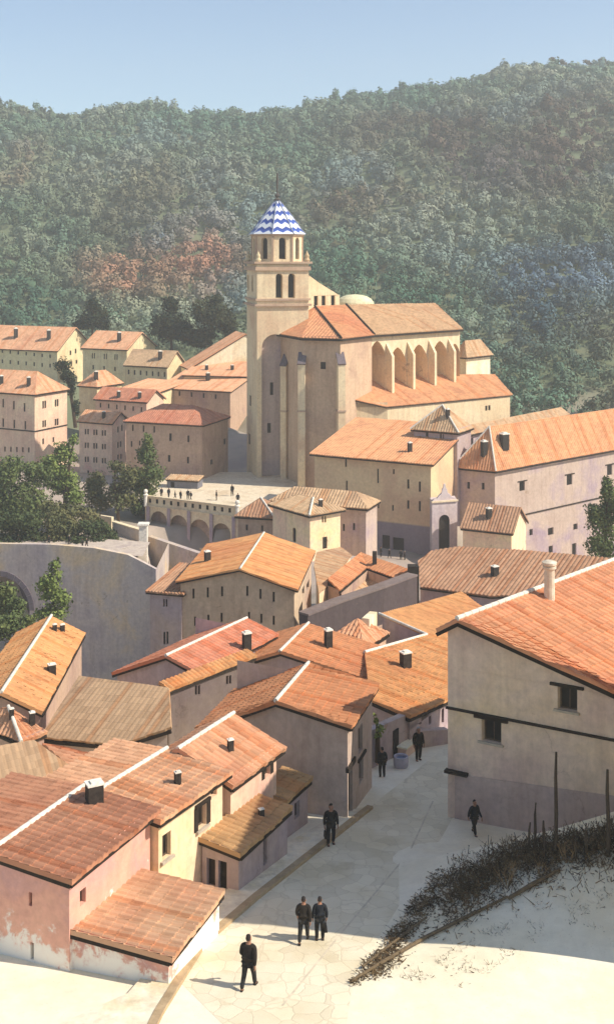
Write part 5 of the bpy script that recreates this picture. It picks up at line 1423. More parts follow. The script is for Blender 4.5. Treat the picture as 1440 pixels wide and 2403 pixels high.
def hedge():
    pts = [(226, 1222, 171), (248, 1240, 169), (264, 1262, 167), (282, 1286, 164), (304, 1304, 160), (322, 1314, 157)]
    VV = []
    for (a, b, c), (a2, b2, c2) in zip(pts, pts[1:]):
        for k in range(3):
            t = k / 3; q = P(a + (a2 - a) * t, b + (b2 - b) * t, c + (c2 - c) * t)
            VV.append(clump_leaves(q, (.9, .9, .75), 130, .22))
    B = P(264, 1268, 167); root = empty('hedge', B); tag(root, 'narrow dark hedge curving down to the tall white pier', 'hedge')
    o = bpy.data.objects.new('foliage', quad_mesh('foliage', np.concatenate(VV), FO_DARK, B)); COL.objects.link(o); o.parent = root
hedge()
tree('young_tree', 'light green young tree in front of the mauve ravine wall', [(130, 1332, 16, 22), (122, 1362, 34, 26), (108, 1388, 32, 28), (134, 1410, 42, 30), (118, 1440, 50, 26)], (124, 1470), 122, FO_LIGHT, 7, group=GT)
tree('bush', 'dark green bush under the arch at the left edge', [(15, 1392, 36, 34), (40, 1420, 34, 30), (5, 1430, 40, 36)], (18, 1480), 126, FO_MID, 7, group='bushes in the ravine')
tree('bush', 'bluish green bush above the golden yellow roof at the left edge', [(30, 1462, 46, 26), (0, 1480, 40, 34), (64, 1458, 26, 18)], (20, 1530), 112, FO_MID, 7, group='bushes in the ravine')
tree('broadleaf_tree', 'green tree at the right edge in front of the grey corner building', [(1428, 1150, 24, 36), (1400, 1205, 30, 30), (1420, 1230, 42, 46), (1408, 1278, 44, 36), (1444, 1190, 34, 46)], (1418, 1320), 134, FO_MID, 6, 2.8, group=GT)
tree('wall_plant', 'small green climbing plant hanging over the low street wall', [(882, 1690, 9, 16), (890, 1708, 12, 14), (886, 1724, 10, 9)], (886, 1742), 57.4, FO_LIGHT, 7, cat='plant', trunk=.02)
GC = 'small trees on the hill crest'
for px, py, hpx, lab in ((1296, 150, 16, 'brownish lone tree on the skyline, tallest on the hill crest'), (1376, 152, 12, 'small brown tree on the skyline between the tallest one and the right edge'), (1413, 150, 14, 'small brown tree on the skyline nearest the right edge'), (1318, 151, 11, 'low brown tree on the skyline just right of the tallest one')):
    tree('crest_tree', lab, [(px, py - hpx * .6, 9, hpx * .55), (px + 4, py - hpx * .3, 9, hpx * .4)], (px, py + 6), HILL_D - 12, foliage('rusty_foliage', '#4a3a2c', '#5c4834', '#6a5238') if px == 1296 else bpy.data.materials['rusty_foliage'], 4, group=GC)

# ------------------------------------------------------------------ wooded hillside
PATCH = [(450, 610, 70, 60, '#a4745a', 1), (280, 650, 90, 45, '#a0765c', .85), (500, 600, 50, 60, '#98705a', .75), (60, 360, 40, 30, '#6c4634', .6), (30, 420, 50, 40, '#74503c', .5),
         (370, 545, 50, 40, '#60707c', .7), (490, 420, 70, 50, '#4a5a5e', .6), (1300, 660, 130, 60, '#5c6c7e', .6), (1230, 640, 60, 60, '#5c6e7c', .6), (1250, 760, 110, 80, '#37505e', .7), (1400, 640, 70, 50, '#5a6a7c', .6),
         (1340, 300, 90, 70, '#4a3a2e', 1.5), (1270, 400, 90, 60, '#4c3d31', 1.4), (1060, 330, 80, 60, '#54463a', 1.1), (800, 500, 90, 40, '#56402e', .8), (880, 290, 70, 50, '#4c4034', .7), (1150, 420, 100, 60, '#5c5450', 1.0), (780, 320, 60, 40, '#5a5346', .6),
         (860, 640, 130, 70, '#3c5e48', .9), (800, 590, 90, 50, '#42664e', .8), (330, 510, 120, 60, '#5c5a48', .6), (150, 480, 100, 60, '#5a6450', .6), (560, 350, 90, 70, '#5a644e', .5), (250, 420, 120, 60, '#6e6c52', .6),
         (1000, 560, 160, 60, '#7a8272', .6), (1200, 500, 130, 50, '#788070', .5), (980, 520, 90, 40, '#848a78', .5), (700, 330, 100, 60, '#4e6650', .6), (100, 300, 150, 40, '#48604a', .7), (500, 290, 200, 35, '#486450', .8), (900, 230, 150, 30, '#466450', .8), (1150, 200, 130, 30, '#4a6450', .7),
         (60, 620, 120, 80, '#44583c', .6), (80, 720, 120, 40, '#3c5644', .8), (1300, 880, 150, 80, '#4a6250', .7), (1250, 960, 120, 60, '#54705a', .7), (1000, 700, 100, 50, '#3e5e4a', .8)]
def forest():
    tc, tr = [], []
    d = 236.0
    while d < HILL_D + 30:
        step = 3.9 + d * .0036
        x = -.42 * d
        while x < .42 * d:
            xx, dd = x + random.uniform(-.5, .5) * step, d + random.uniform(-.5, .5) * step
            px = CX + F * xx / dd
            d0 = lerp_list([(-600, 322), (100, 322), (430, 312), (560, 268), (800, 246), (1100, 236), (1440, 226), (2200, 226)], px)
            if dd > d0:
                r = random.uniform(1.7, 3.4) if random.random() < .7 else random.uniform(3.4, 5.0) * (1 + dd * .0004)
                tc.append((xx, dd, ground(xx, dd) + r * .55)); tr.append(r)
            x += step
        d += step
    n = len(tc)
    base = [np.array(srgb(c)[:3]) for c in ('#5f7056', '#6f7c64', '#7e866e', '#647860', '#787c66')]
    C = np.zeros((n, 3))
    for i, (x, y, z) in enumerate(tc):
        px, py = proj((x, y, z))
        px += 30 * mnoise.noise(Vector((x * .03, y * .03, 7))); py += 20 * mnoise.noise(Vector((x * .03, y * .03, 17)))
        q = (mnoise.noise(Vector((x * .014, y * .01, 5.5))) + 1) * 2.2 + random.uniform(-.8, .8)
        c = base[int(min(4, max(0, q)))].copy()
        nz = lambda a, b, o: mnoise.noise(Vector((x * a, z * b + y * .004, o)))
        for col, o, th in (('#4a6c56', 1.3, .05), ('#8c8b78', 4.7, .08), ('#5c503c', 9.1, .06), ('#394632', 14.9, .10), ('#6d7f7c', 21.3, .16)):
            w = sstep(th, th + .35, nz(.022, .032, o) + .3 * nz(.07, .1, o + 3)) * .75
            c = c * (1 - w) + np.array(srgb(col)[:3]) * w
        for (ax, ay, rx, ry, col, st) in PATCH:
            rx, ry = rx * 1.15, ry * 1.15
            w = min(1, math.exp(-((px - ax) / rx) ** 2 - ((py - ay) / ry) ** 2) * st * 1.15)
            if w > .02: w = min(1, w * random.uniform(.6, 1.3)); c = c * (1 - w) + np.array(srgb(col)[:3]) * w
        C[i] = c * 1.18 * random.uniform(.9, 1.12)
    tc = np.array(tc); tr = np.array(tr)
    size = np.clip(.00122 * tc[:, 1], .34, .85)
    K = np.clip(2.6 * (tr / size) ** 2, 24, 230).astype(int)
    T = np.repeat(np.arange(n), K); m = len(T)
    u = RNG.normal(size=(m, 3)); u /= np.linalg.norm(u, axis=1, keepdims=True); u[:, 2] = np.abs(u[:, 2]) - .25
    pts = tc[T] + u * (tr[T] * (.55 + .5 * RNG.random(m)))[:, None] * np.where((np.arange(n) % 5 == 0)[T][:, None], np.array([.55, .55, 1.7]), np.array([1, 1, 1.0]))
    nr = u + RNG.normal(size=(m, 3)) * .16; nr /= np.linalg.norm(nr, axis=1, keepdims=True)
    cols = np.concatenate([C[T] * (.92 + .16 * RNG.random((m, 1))), np.ones((m, 1))], 1)
    V = leaf_quads(pts, nr, size[T][:, None])
    print('forest quads', m)
    nm = N('mixed_woodland'); at = nm.add('VertexColor', layer_name='species')
    nm.link(at.outputs['Color'], nm.b.inputs['Base Color'])
    o = bpy.data.objects.new('hillside_forest', quad_mesh('hillside_forest', V, nm.m, (0, 0, 0), cols)); COL.objects.link(o); tag(o, kind='stuff')
    print('forest trees', n)
forest()
# ------------------------------------------------------------------ scrub, stakes and poles on the bank
M_SCRUB = foliage('dead_scrub', '#33281b', '#574530', '#8c7450', 2.5)
M_STAKE = plain('weathered_stake', (.055, .040, .028, 1), .9, .4, 8)
M_TWIG = plain('pale_twig', '#8a7150', .9, .3, 8)
def in_px_poly(px, py, poly):
    c = False
    for i in range(len(poly)):
        (a, b), (x, y) = poly[i], poly[i - 1]
        if (b > py) != (y > py) and px < (x - a) * (py - b) / (y - b) + a: c = not c
    return c
def scrub():
    poly = [(822, 2306), (1030, 2020), (1150, 1985), (1470, 1925), (1470, 2080), (1270, 2118), (1010, 2262)]
    axis = [(822, 2306), (1040, 2090), (1250, 2000), (1470, 1960)]
    VV = []; n = 0
    rnd = random.Random(3)
    while n < 7500:
        px, py = rnd.uniform(815, 1475), rnd.uniform(1915, 2310)
        if not in_px_poly(px, py, poly): continue
        ay = lerp_list(axis, px); off = (py - ay) / 60
        dens = math.exp(-off * off * (1.1 if off > 0 else 2.0))
        q0 = mnoise.noise(Vector((px * .02, py * .03, 2))) * .5 + .5
        dens *= sstep(.3, .62, q0 + (.22 if px > 1050 else .05))
        if off > .55: dens *= .7
        if rnd.random() > dens: continue
        p = hit_ground(px, py + rnd.uniform(0, 14), 33, 60)
        n += 1
        L = rnd.uniform(.12, .42) * (1.2 if px > 1050 else .65); w = rnd.uniform(.008, .022)
        th = rnd.uniform(0, 6.28); el = rnd.uniform(.0, 1.3 if px > 1050 else .5)
        dr = Vector((math.cos(th) * math.cos(el), math.sin(th) * math.cos(el), math.sin(el))) * L
        s = dr.cross(Vector((rnd.uniform(-1, 1), rnd.uniform(-1, 1), rnd.uniform(-1, 1)))).normalized() * w
        o = p + Vector((0, 0, rnd.uniform(0, .12)))
        VV += [o - s, o + s, o + dr + s * .4, o + dr - s * .4]
        for k in range(2):      # dry leaves along the stem
            c = o + dr * rnd.uniform(.3, 1); a = Vector((rnd.uniform(-1, 1), rnd.uniform(-1, 1), rnd.uniform(-1, 1))).normalized() * rnd.uniform(.02, .05); b = a.cross(Vector((rnd.uniform(-1, 1), rnd.uniform(-1, 1), 1))).normalized() * rnd.uniform(.012, .03)
            VV += [c - a, c - b, c + a, c + b]
    poly2 = [(930, 2300), (1270, 2112), (1475, 2050), (1475, 2190), (1290, 2190), (1090, 2320)]      # thin dry grass on the sunny side of the bank
    n = 0
    while n < 1500:
        px, py = rnd.uniform(900, 1475), rnd.uniform(2040, 2330)
        if not in_px_poly(px, py, poly2): continue
        if rnd.random() > sstep(.42, .7, mnoise.noise(Vector((px * .018, py * .035, 9))) * .5 + .5): continue
        n += 1
        p = hit_ground(px, py, 33, 60); th = rnd.uniform(0, 6.28); L = rnd.uniform(.05, .22); el = rnd.uniform(0, .9)
        dr = Vector((math.cos(th) * math.cos(el), math.sin(th) * math.cos(el), math.sin(el))) * L
        s = dr.cross(Vector((rnd.uniform(-1, 1), rnd.uniform(-1, 1), .5))).normalized() * rnd.uniform(.006, .016)
        VV += [p - s, p + s, p + dr + s * .3, p + dr - s * .3]
    me = quad_mesh('dry_scrub', np.array([tuple(v) for v in VV]), M_SCRUB)
    o = bpy.data.objects.new('dry_scrub', me); COL.objects.link(o); tag(o, kind='stuff')
scrub()
def stake(px, py0, py1, w, lab, lean=0):
    b = hit_ground(px, py1, 33, 60); s = F / b.y
    t = P(px + lean, py0, b.y); m = MB()
    k = w / s / 2
    m.tube([b - Vector((0, 0, .3)), b.lerp(t, .4) + Vector((.02, 0, 0)), b.lerp(t, .75) - Vector((.015, 0, 0)), t], [k * 1.1, k * 1.0, k * .85, k * .6], 7)
    o = m.build('wooden_stake', M_STAKE, None, smooth=True)
    tag(o, lab, 'stake', 'stakes standing in the scrub')
stake(1302, 1765, 2006, 9, 'tallest thin wooden stake rising from the scrub against the big grey house', 2)
stake(1426, 1806, 2012, 10, 'thick wooden stake at the right edge of the scrub', -2)
stake(1252, 1884, 2000, 7, 'short thin stake left of the tallest one', 4)
stake(1237, 1930, 2006, 6, 'hooked low stake farthest left in the scrub', 6)
stake(1276, 1926, 2012, 7, 'short blunt stake just left of the foot of the tallest one', -2)
stake(1374, 1932, 2014, 7, 'short stake midway between the tallest one and the thick one', 0)
stake(1348, 1962, 2022, 6, 'lowest stake, right of the foot of the tallest one', 3)
def pole(pts, w, lab):
    q = [hit_ground(a, b, 33, 60) for a, b in pts]
    q = [p + Vector((0, 0, .12)) for p in q]; s = F / q[0].y; m = MB()
    m.tube(q, [w / s / 2 * k for k in ([.8] + [1] * (len(q) - 2) + [.7])], 8)
    o = m.build('fallen_pole', plain('grey_pole', '#6a5a44', .9, .4, 7), None, smooth=True); tag(o, lab, 'pole', 'poles lying on the bank')
pole([(822, 2312), (900, 2264), (1000, 2206), (1100, 2156), (1190, 2112)], 9, 'long grey pole lying from the street corner up into the scrub')
pole([(1192, 2116), (1250, 2082), (1310, 2048)], 11, 'shorter pale pole lying under the bare forked bush')
pole([(850, 2276), (930, 2214), (1000, 2160)], 7, 'thin pole lying along the street side of the scrub')
def bare_bush(px, py, hpx, n, lab, seed):
    rnd = random.Random(seed); b = hit_ground(px, py, 33, 60); s = F / b.y; H = hpx / s
    root = empty('bare_bush', b); tag(root, lab, 'bush', 'bare bushes in the scrub')
    m = MB(); k = MB()
    for i in range(n):
        a = (i - (n - 1) / 2) / n * 1.5 + rnd.uniform(-.1, .1)
        t = b + Vector((math.sin(a) * H * .7, rnd.uniform(-.3, .3) * H, H * rnd.uniform(.7, 1) * math.cos(a * .7)))
        mid = b.lerp(t, .5) + Vector((rnd.uniform(-.05, .05), 0, .05 * H))
        m.tube([b - Vector((0, 0, .1)), mid, t], [.022, .015, .006], 6)
        for j in range(2):
            t2 = mid.lerp(t, rnd.uniform(.2, .7)); e = t2 + Vector((rnd.uniform(-.3, .3) * H, rnd.uniform(-.2, .2) * H, rnd.uniform(.15, .4) * H))
            k.tube([t2, e], [.009, .004], 5)
    m.build('stem', M_TWIG, root, smooth=True); k.build('twigs', M_TWIG, root, smooth=True)
bare_bush(1190, 2086, 70, 5, 'bare forked bush with pale stems in the middle of the scrub', 4)
bare_bush(1268, 2060, 44, 4, 'smaller bare bush right of the forked one', 9)
bare_bush(1330, 2030, 60, 5, 'bare upright bush below the thick stake', 12)
tree('dark_shrub', 'blackish leafless shrub left of the bare forked bush', [(1180, 2020, 24, 22), (1166, 2044, 18, 16)], (1178, 2066), 44.0, M_SCRUB, 5, 1.1, cat='bush', group='dark shrubs in the scrub')
tree('dark_shrub', 'blackish leafless shrub between the two smaller bare bushes', [(1262, 2022, 28, 22), (1290, 2034, 18, 16)], (1268, 2060), 44.4, M_SCRUB, 5, 1.1, cat='bush', group='dark shrubs in the scrub')

# ------------------------------------------------------------------ people
M_SKIN = plain('skin', '#9a7058', .6, .1); M_HAIR = plain('dark_hair', '#2b2420', .6, .3, 40); M_GREYH = plain('grey_hair', '#a8a39c', .7, .3, 40)
SUITS = [M for M in (plain('charcoal_cloth', (.018, .016, .014, 1), .9, .3, 12), plain('navy_cloth', (.012, .014, .019, 1), .9, .3, 12), plain('dark_brown_cloth', (.022, .017, .013, 1), .9, .3, 12), plain('grey_cloth', (.026, .025, .024, 1), .9, .3, 12))]
M_SUIT = plain('charcoal_cloth', (.018, .016, .014, 1), .9, .3, 12); M_TROU = plain('black_trousers', (.013, .012, .012, 1), .9, .3, 12); M_SHOE = plain('black_leather', (.012, .01, .01, 1), .5, .2, 12)
def skin_mesh(name, joints, edges, root, sub=1):
    names = list(joints); idx = {k: i for i, k in enumerate(names)}
    me = bpy.data.meshes.new('tmp'); me.from_pydata([joints[k][0] for k in names], [(idx[a], idx[b]) for a, b in edges], [])
    o = bpy.data.objects.new('tmp', me); COL.objects.link(o)
    m = o.modifiers.new('skin', 'SKIN'); m.use_smooth_shade = True
    if sub: s = o.modifiers.new('sub', 'SUBSURF'); s.levels = sub; s.render_levels = sub
    for k in names:
        v = me.skin_vertices[0].data[idx[k]]; r = joints[k][1]; v.radius = r if isinstance(r, tuple) else (r, r); v.use_root = (k == root)
    dg = bpy.context.evaluated_depsgraph_get(); dg.update()
    out = bpy.data.meshes.new_from_object(o.evaluated_get(dg)); out.name = name
    bpy.data.objects.remove(o)
    out.polygons.foreach_set('use_smooth', [True] * len(out.polygons))
    return out
def make_person(pose, bag=False):
    J = {}; E = []
    J['pelvis'] = ((0, 0, .93), (.13, .10)); J['waist'] = ((0, 0, 1.07), (.12, .09)); J['chest'] = ((0, -.01, 1.28), (.15, .10)); J['collar'] = ((0, 0, 1.43), (.075, .065)); J['neck'] = ((0, -.012, 1.50), .052)
    J['jaw'] = ((0, -.03, 1.565), (.062, .075)); J['head'] = ((0, -.018, 1.64), (.075, .092)); J['crown'] = ((0, -.005, 1.72), (.055, .07)); J['nose'] = ((0, -.128, 1.615), .012)
    E += [('pelvis', 'waist'), ('waist', 'chest'), ('chest', 'collar'), ('collar', 'neck'), ('neck', 'jaw'), ('jaw', 'head'), ('head', 'crown'), ('head', 'nose')]
    for sd, sn in ((-1, 'l'), (1, 'r')):
        sw = {'walk': .20 * sd, 'stand': 0, 'lean': .03 * sd}[pose]
        J['ear' + sn] = ((.088 * sd, .0, 1.62), .016); E.append(('head', 'ear' + sn))
        J['sh' + sn] = ((.175 * sd, 0, 1.395), .056); J['el' + sn] = ((.225 * sd, .03 - sw * .25, 1.12), .043)
        wy = -.05 - sw * .9
        J['wr' + sn] = ((.235 * sd, wy, .885), .028); J['pa' + sn] = ((.235 * sd, wy - .02, .81), (.036, .019))
        E += [('collar', 'sh' + sn), ('sh' + sn, 'el' + sn), ('el' + sn, 'wr' + sn), ('wr' + sn, 'pa' + sn)]
        for f, (fy, ln) in enumerate(((-.030, .070), (-.010, .082), (.010, .076), (.028, .058))):
            J[f'f{f}{sn}'] = ((.228 * sd, wy - .02 + fy, .785 - ln * .45), .0095); J[f'g{f}{sn}'] = ((.212 * sd, wy - .025 + fy, .785 - ln), .008)
            E += [('pa' + sn, f'f{f}{sn}'), (f'f{f}{sn}', f'g{f}{sn}')]
        J['th' + sn] = ((.222 * sd, wy - .065, .80), .010); J['tt' + sn] = ((.205 * sd, wy - .075, .765), .009)
        E += [('pa' + sn, 'th' + sn), ('th' + sn, 'tt' + sn)]
        st = {'walk': .24 * sd, 'stand': .0, 'lean': .07 * sd}[pose]
        kb = .06 if (pose == 'walk' and sd > 0) else .02
        J['hip' + sn] = ((.09 * sd, 0, .87), .085); J['kn' + sn] = ((.10 * sd, st * .5 - kb, .49), .055)
        lift = .05 if (pose == 'walk' and sd > 0) else 0
        J['an' + sn] = ((.10 * sd, st + .02, .09 + lift), .038); J['toe' + sn] = ((.115 * sd, st - .13, .035 + lift * .2), .034)
        E += [('pelvis', 'hip' + sn), ('hip' + sn, 'kn' + sn), ('kn' + sn, 'an' + sn), ('an' + sn, 'toe' + sn)]
    body = skin_mesh('body', J, E, 'pelvis')
    g = lambda k, d: (J[k][0], tuple(x + d for x in (J[k][1] if isinstance(J[k][1], tuple) else (J[k][1],) * 2)))
    C = {}; CE = []
    C['hem'] = ((0, 0, .80), (.165, .125)); C['pelvis'] = g('pelvis', .035); C['waist'] = g('waist', .03); C['chest'] = g('chest', .028); C['collar'] = g('collar', .03)
    CE = [('hem', 'pelvis'), ('pelvis', 'waist'), ('waist', 'chest'), ('chest', 'collar')]
    for sn in 'lr':
        C['sh' + sn] = g('sh' + sn, .022); C['el' + sn] = g('el' + sn, .02); C['wr' + sn] = g('wr' + sn, .018)
        CE += [('collar', 'sh' + sn), ('sh' + sn, 'el' + sn), ('el' + sn, 'wr' + sn)]
    jacket = skin_mesh('jacket', C, CE, 'pelvis')
    T = {'pelvis': g('pelvis', .012)}; TE = []
    for sn in 'lr':
        T['hip' + sn] = g('hip' + sn, .018); T['kn' + sn] = g('kn' + sn, .022); T['an' + sn] = g('an' + sn, .024)
        TE += [('pelvis', 'hip' + sn), ('hip' + sn, 'kn' + sn), ('kn' + sn, 'an' + sn)]
    trousers = skin_mesh('trousers', T, TE, 'pelvis')
    shoes = []
    for sn in 'lr':
        a, t = Vector(J['an' + sn][0]), Vector(J['toe' + sn][0])
        S = {'heel': ((a.x, a.y + .05, max(.04, t.z + .01)), (.045, .05)), 'mid': ((a.x, a.y - .02, t.z + .02), (.05, .055)), 'toe': ((t.x, t.y, t.z + .002), (.05, .04))}
        shoes.append(skin_mesh('shoe', S, [('heel', 'mid'), ('mid', 'toe')], 'mid'))
    H = {'a': ((0, .045, 1.60), (.055, .05)), 'b': ((0, .045, 1.68), (.075, .06)), 'c': ((0, .0, 1.735), (.066, .055)), 'd': ((0, -.065, 1.725), (.055, .03))}
    hair = skin_mesh('hair', H, [('a', 'b'), ('b', 'c'), ('c', 'd')], 'b')
    root = empty('person', (0, 0, 0))
    for me, nm, mt in [(body, 'body', M_SKIN), (jacket, 'jacket', M_SUIT), (trousers, 'trousers', M_TROU), (hair, 'hair', M_HAIR)] + [(s, 'shoe', M_SHOE) for s in shoes]:
        me.materials.clear(); me.materials.append(mt)
        o = bpy.data.objects.new(nm, me); COL.objects.link(o); o.parent = root
    return root
def dup_person(src):
    r = src.copy(); COL.objects.link(r)
    for c in src.children:
        q = c.copy(); COL.objects.link(q); q.parent = r
    return r
PROTO = {k: make_person(k) for k in ('walk', 'stand', 'lean')}
used = set()
def person(pose, px, pyf, pyh, rot, label, group='people in dark suits', d=None, z=None):
    """feet at pixel (px, pyf), head at pyh; rot: 0 faces the viewer, 180 walks away"""
    r = PROTO[pose] if pose not in used else dup_person(PROTO[pose]); used.add(pose)
    q = P(px, pyf, d) if d else hit_ground(px, pyf, 33, 400)
    r.location = q; h = (pyf - pyh) / F * q.y
    k = h / 1.76
    r.scale = (k * 1.18, k * 1.12, k); r.rotation_euler = (0, 0, R(rot))
    i = len(label) * 7 + int(px)
    for c in r.children:
        nm = c.name.split('.')[0]; mt = SUITS[i % 4] if nm == 'jacket' else SUITS[(i // 3) % 4] if nm == 'trousers' else (M_GREYH if i % 3 == 0 else M_HAIR) if nm == 'hair' else None
        if mt: c.material_slots[0].link = 'OBJECT'; c.material_slots[0].material = mt
    tag(r, label, 'person', group)
    return r, q, k
GP = 'people in dark suits on the street'
person('walk', 583, 2322, 2193, 160, 'person in a dark suit walking alone in the sun, nearest to the viewer', GP)
person('walk', 712, 2212, 2104, 172, 'person in a dark suit on the left of the couple walking in the sun', GP)
r2, q2, k2 = person('stand', 750, 2208, 2104, 185, 'person in a dark suit on the right of the couple, bag in hand', GP)
r3, q3, k3 = person('lean', 776, 1984, 1886, 10, 'person in a dark suit with a bag walking along the kerb in the shade', GP)
person('stand', 896, 1826, 1753, 200, 'person in a dark suit standing near the street corner house beside the trough', GP)
person('lean', 981, 1786, 1706, 20, 'person in a dark suit standing at the far end of the stone kerb', GP)
person('walk', 1112, 1958, 1877, 30, 'person in a dark suit standing before the mauve plinth of the big house', GP)
def bag(root, q, k, rot, side, lab):
    a = R(rot); off = Vector((side * .24 * math.cos(a) , side * .24 * math.sin(a), 0)) * k + Vector((.04 * math.sin(a), -.04 * math.cos(a), 0)) * k
    c = q + off + Vector((0, 0, .52 * k)); r = empty('handbag', c - Vector((0, 0, .14 * k))); tag(r, lab, 'bag', 'dark bags held in the hand')
    m = MB(); s = lambda w, dd, z: [c + Vector((x * w * math.cos(a) - y * dd * math.sin(a), x * w * math.sin(a) + y * dd * math.cos(a), z)) for x, y in ((-1, -1), (1, -1), (1, 1), (-1, 1))]
    m.prism(s(.06 * k, .16 * k, -.14 * k), s(.035 * k, .14 * k, .10 * k)); m.build('pouch', M_SHOE, r)
    m = MB(); f = Vector((-math.sin(a), math.cos(a), 0)) * k
    m.tube([c + f * .08 + Vector((0, 0, .09 * k)), c + f * .06 + Vector((0, 0, .2 * k)), c + Vector((0, 0, .26 * k)), c - f * .06 + Vector((0, 0, .2 * k)), c - f * .08 + Vector((0, 0, .09 * k))], .012, 6); m.build('handle', M_SHOE, r)
bag(r2, q2, k2, 185, -1, 'dark bag hanging from the hand of the right one of the couple')
bag(r3, q3, k3, 10, -1, 'dark bag in the hand of the person on the kerb')
GS = 'tiny people on the terrace and plaza'
zf = -38.55
def tiny(px, pyf, hpx, z, rot, lab, pose='stand'):
    d = -z * F / (pyf - YH)
    person(pose, px, pyf, pyf - hpx, rot, lab, GS, d=d)
for i, (px, py, h, lab) in enumerate(((379, 1166, 22, 'tiny person at the left end of the terrace beside the pointed tree'), (396, 1168, 24, 'tiny person second from the left on the terrace'), (411, 1171, 20, 'tiny person third from the left on the terrace'), (424, 1173, 22, 'tiny person fourth from the left on the terrace'),
                        (441, 1172, 24, 'tiny person on the left of the two together in the middle of the terrace'), (448, 1173, 20, 'tiny person on the right of the two together in the middle of the terrace'), (508, 1174, 24, 'tiny person alone right of the middle of the terrace'), (545, 1164, 28, 'tiny person standing beside the tall dark church side door'), (558, 1181, 24, 'tiny person at the right end of the terrace near the pavilion'))):
    tiny(px, py, h, zf, i * 47, lab, ('stand', 'lean', 'walk')[i % 3])
for i, (px, py, h, lab) in enumerate(((852, 1300, 24, 'tiny person at the left end of the plaza by the grey house'), (893, 1306, 24, 'tiny person in front of the first dark doorway of the ochre house'), (913, 1310, 22, 'tiny person between the dark doorways of the ochre house'), (940, 1313, 24, 'tiny person on the left of the pair at the right of the plaza'), (949, 1314, 22, 'tiny person on the right of the pair at the right of the plaza'))):
    tiny(px, py, h, -41.4, i * 61, lab, ('lean', 'stand', 'walk')[i % 3])
for i, (px, py, h, lab) in enumerate(((44, 1274, 20, 'tiny person farthest left on the ravine road'), (115, 1276, 20, 'tiny person on the ravine road above the light green young tree'), (163, 1279, 24, 'tiny person in the middle of the ravine road'), (194, 1284, 20, 'tiny person on the left of the pair at the right end of the ravine road'), (204, 1285, 22, 'tiny person on the right of the pair at the right end of the ravine road'))):
    tiny(px, py, h, -39.3, i * 80, lab, ('stand', 'walk', 'lean')[i % 3])
# ------------------------------------------------------------------ ground sheet
def build_ground():
    ds = [14 + i * .9 for i in range(70)]
    while ds[-1] < 330: ds.append(ds[-1] * 1.016)
    while ds[-1] < 1000: ds.append(ds[-1] * 1.022)
    qs = list(np.linspace(-.75, .75, 171))
    V = []
    for d in ds:
        for q in qs: V.append((q * d, d, ground(q * d, d)))
    W = len(qs)
    Fc = [(i * W + j, i * W + j + 1, (i + 1) * W + j + 1, (i + 1) * W + j) for i in range(len(ds) - 1) for j in range(W - 1)]
    me = bpy.data.meshes.new('ground'); me.from_pydata(V, [], Fc); me.polygons.foreach_set('use_smooth', [True] * len(me.polygons))
    o = bpy.data.objects.new('ground', me); COL.objects.link(o); tag(o, kind='structure')
    n = N('pale_earth'); p = n.pos()
    big = n.noise(p, .12, 5, .6)
    col = n.ramp(big, [(.3, srgb('#ecdfc0')), (.5, srgb('#f2e8d0')), (.7, srgb('#e8d9b6'))])
    fine = n.noise(p, 2.2, 9, .72)
    col = n.mix(.35, col, n.mix(1.0, col, n.ramp(fine, [(.3, (.7, .68, .64)), (.7, (1.12, 1.12, 1.12))]), 'MULTIPLY'))
    sx = n.add('SeparateXYZ'); n.link(p, sx.inputs[0])
    # beyond the forecourt: trodden earth and dry grass of the village slope, then the wooded hill floor
    far = n.ramp(n.math('DIVIDE', sx.outputs[1], 1000.0), [(.060, (0, 0, 0)), (.072, (1, 1, 1))])
    vill = n.ramp(n.noise(p, .07, 6, .65), [(.35, srgb('#9a8c84')), (.5, srgb('#ad9c8c')), (.65, srgb('#8d8474'))])
    col = n.mix(far, col, vill)
    hill = n.ramp(n.math('DIVIDE', sx.outputs[1], 1000.0), [(.235, (0, 0, 0)), (.265, (1, 1, 1))])
    col = n.mix(hill, col, n.ramp(n.noise(p, .03, 6, .65), [(.35, srgb('#5a6648')), (.5, srgb('#6a7256')), (.65, srgb('#76745a'))]))
    peb = n.add('TexVoronoi'); peb.inputs['Scale'].default_value = 7; n.link(p, peb.inputs['Vector'])
    col = n.mix(n.ramp(peb.outputs['Distance'], [(.10, (.5, .5, .5)), (.16, (0, 0, 0))]), col, n.mix(1.0, col, (.72, .62, .52, 1), 'MULTIPLY'))
    n.link(col, n.b.inputs['Base Color']); n.bump(fine, .03, .4)
    me.materials.append(n.m)
build_ground()

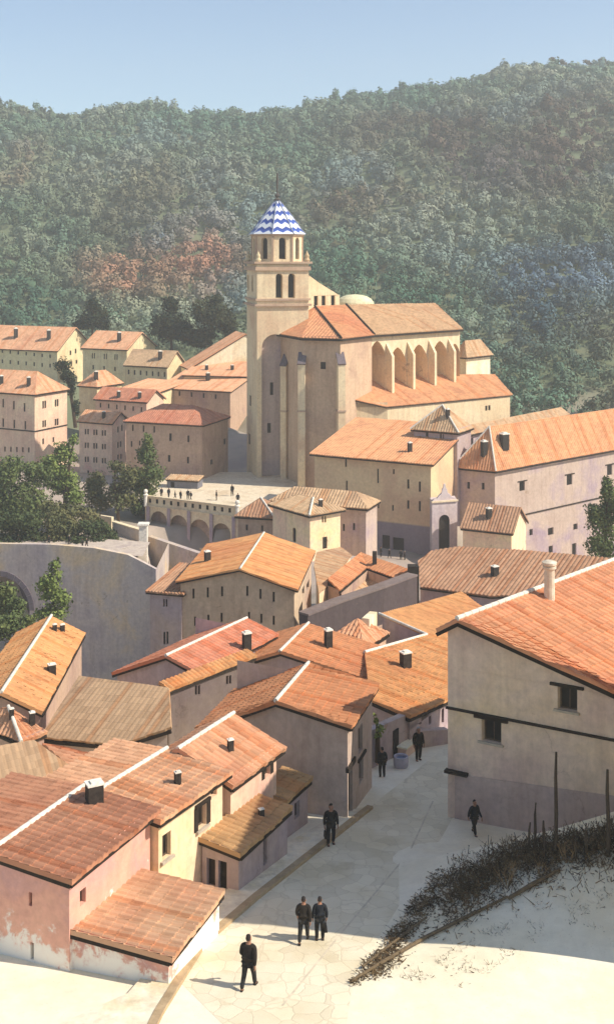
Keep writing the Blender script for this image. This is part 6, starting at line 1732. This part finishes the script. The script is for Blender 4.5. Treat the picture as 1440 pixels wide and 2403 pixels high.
# ------------------------------------------------------------------ air between the village and the hills
def haze():
    m = MB(); x, y0, y1, z0, z1 = 820, -40, 1045, -75, 172
    m.prism([Vector(q) for q in ((-x, y0, z0), (x, y0, z0), (x, y1, z0), (-x, y1, z0))], [Vector(q) for q in ((-x, y0, z1), (x, y0, z1), (x, y1, z1), (-x, y1, z1))])
    mt = bpy.data.materials.new('thin_haze'); mt.use_nodes = True; t = mt.node_tree
    t.nodes.remove(t.nodes['Principled BSDF']); v = t.nodes.new('ShaderNodeVolumePrincipled')
    v.inputs['Color'].default_value = (.98, 1, .96, 1); v.inputs['Density'].default_value = .00047; v.inputs['Anisotropy'].default_value = .2
    t.links.new(v.outputs[0], t.nodes['Material Output'].inputs['Volume'])
    tag(m.build('haze', mt), kind='stuff')
haze()
# ------------------------------------------------------------------ light, sky, camera
EL, AZX, AZY = R(42), .966, -.26
sd = bpy.data.lights.new('sun', 'SUN'); sd.energy = 4.8; sd.angle = R(.53); sd.color = (1.0, .93, .82)
so = bpy.data.objects.new('sun', sd); COL.objects.link(so)
sv = Vector((AZX * math.cos(EL), AZY * math.cos(EL), math.sin(EL)))
so.rotation_euler = sv.to_track_quat('Z', 'Y').to_euler(); so.location = (60, -20, 80)
w = bpy.data.worlds.new('World'); SC.world = w; w.use_nodes = True
nt = w.node_tree; bg = nt.nodes['Background']
sk = nt.nodes.new('ShaderNodeTexSky'); sk.sky_type = 'NISHITA'; sk.sun_disc = False
sk.sun_elevation = EL; sk.sun_rotation = math.atan2(AZX, AZY); sk.altitude = 400; sk.air_density = 1.0; sk.dust_density = .5; sk.ozone_density = 1.8
nt.links.new(sk.outputs[0], bg.inputs[0]); bg.inputs[1].default_value = .122
cd = bpy.data.cameras.new('camera'); co = bpy.data.objects.new('camera', cd); COL.objects.link(co)
co.location = (0, 0, 0); co.rotation_euler = (R(90), 0, 0)
cd.sensor_fit = 'VERTICAL'; cd.sensor_height = 24; cd.sensor_width = 24 * 1440 / 2403
cd.lens = F / 2403 * 24; cd.shift_y = -(1201.5 - YH) / 2403; cd.clip_end = 9000; cd.clip_start = .5
SC.camera = co
SC.view_settings.view_transform = 'Standard'; SC.view_settings.look = 'None'; SC.view_settings.exposure = .40; SC.view_settings.gamma = 1
SC.cycles.max_bounces = 6; SC.cycles.volume_bounces = 1; SC.cycles.use_denoising = True
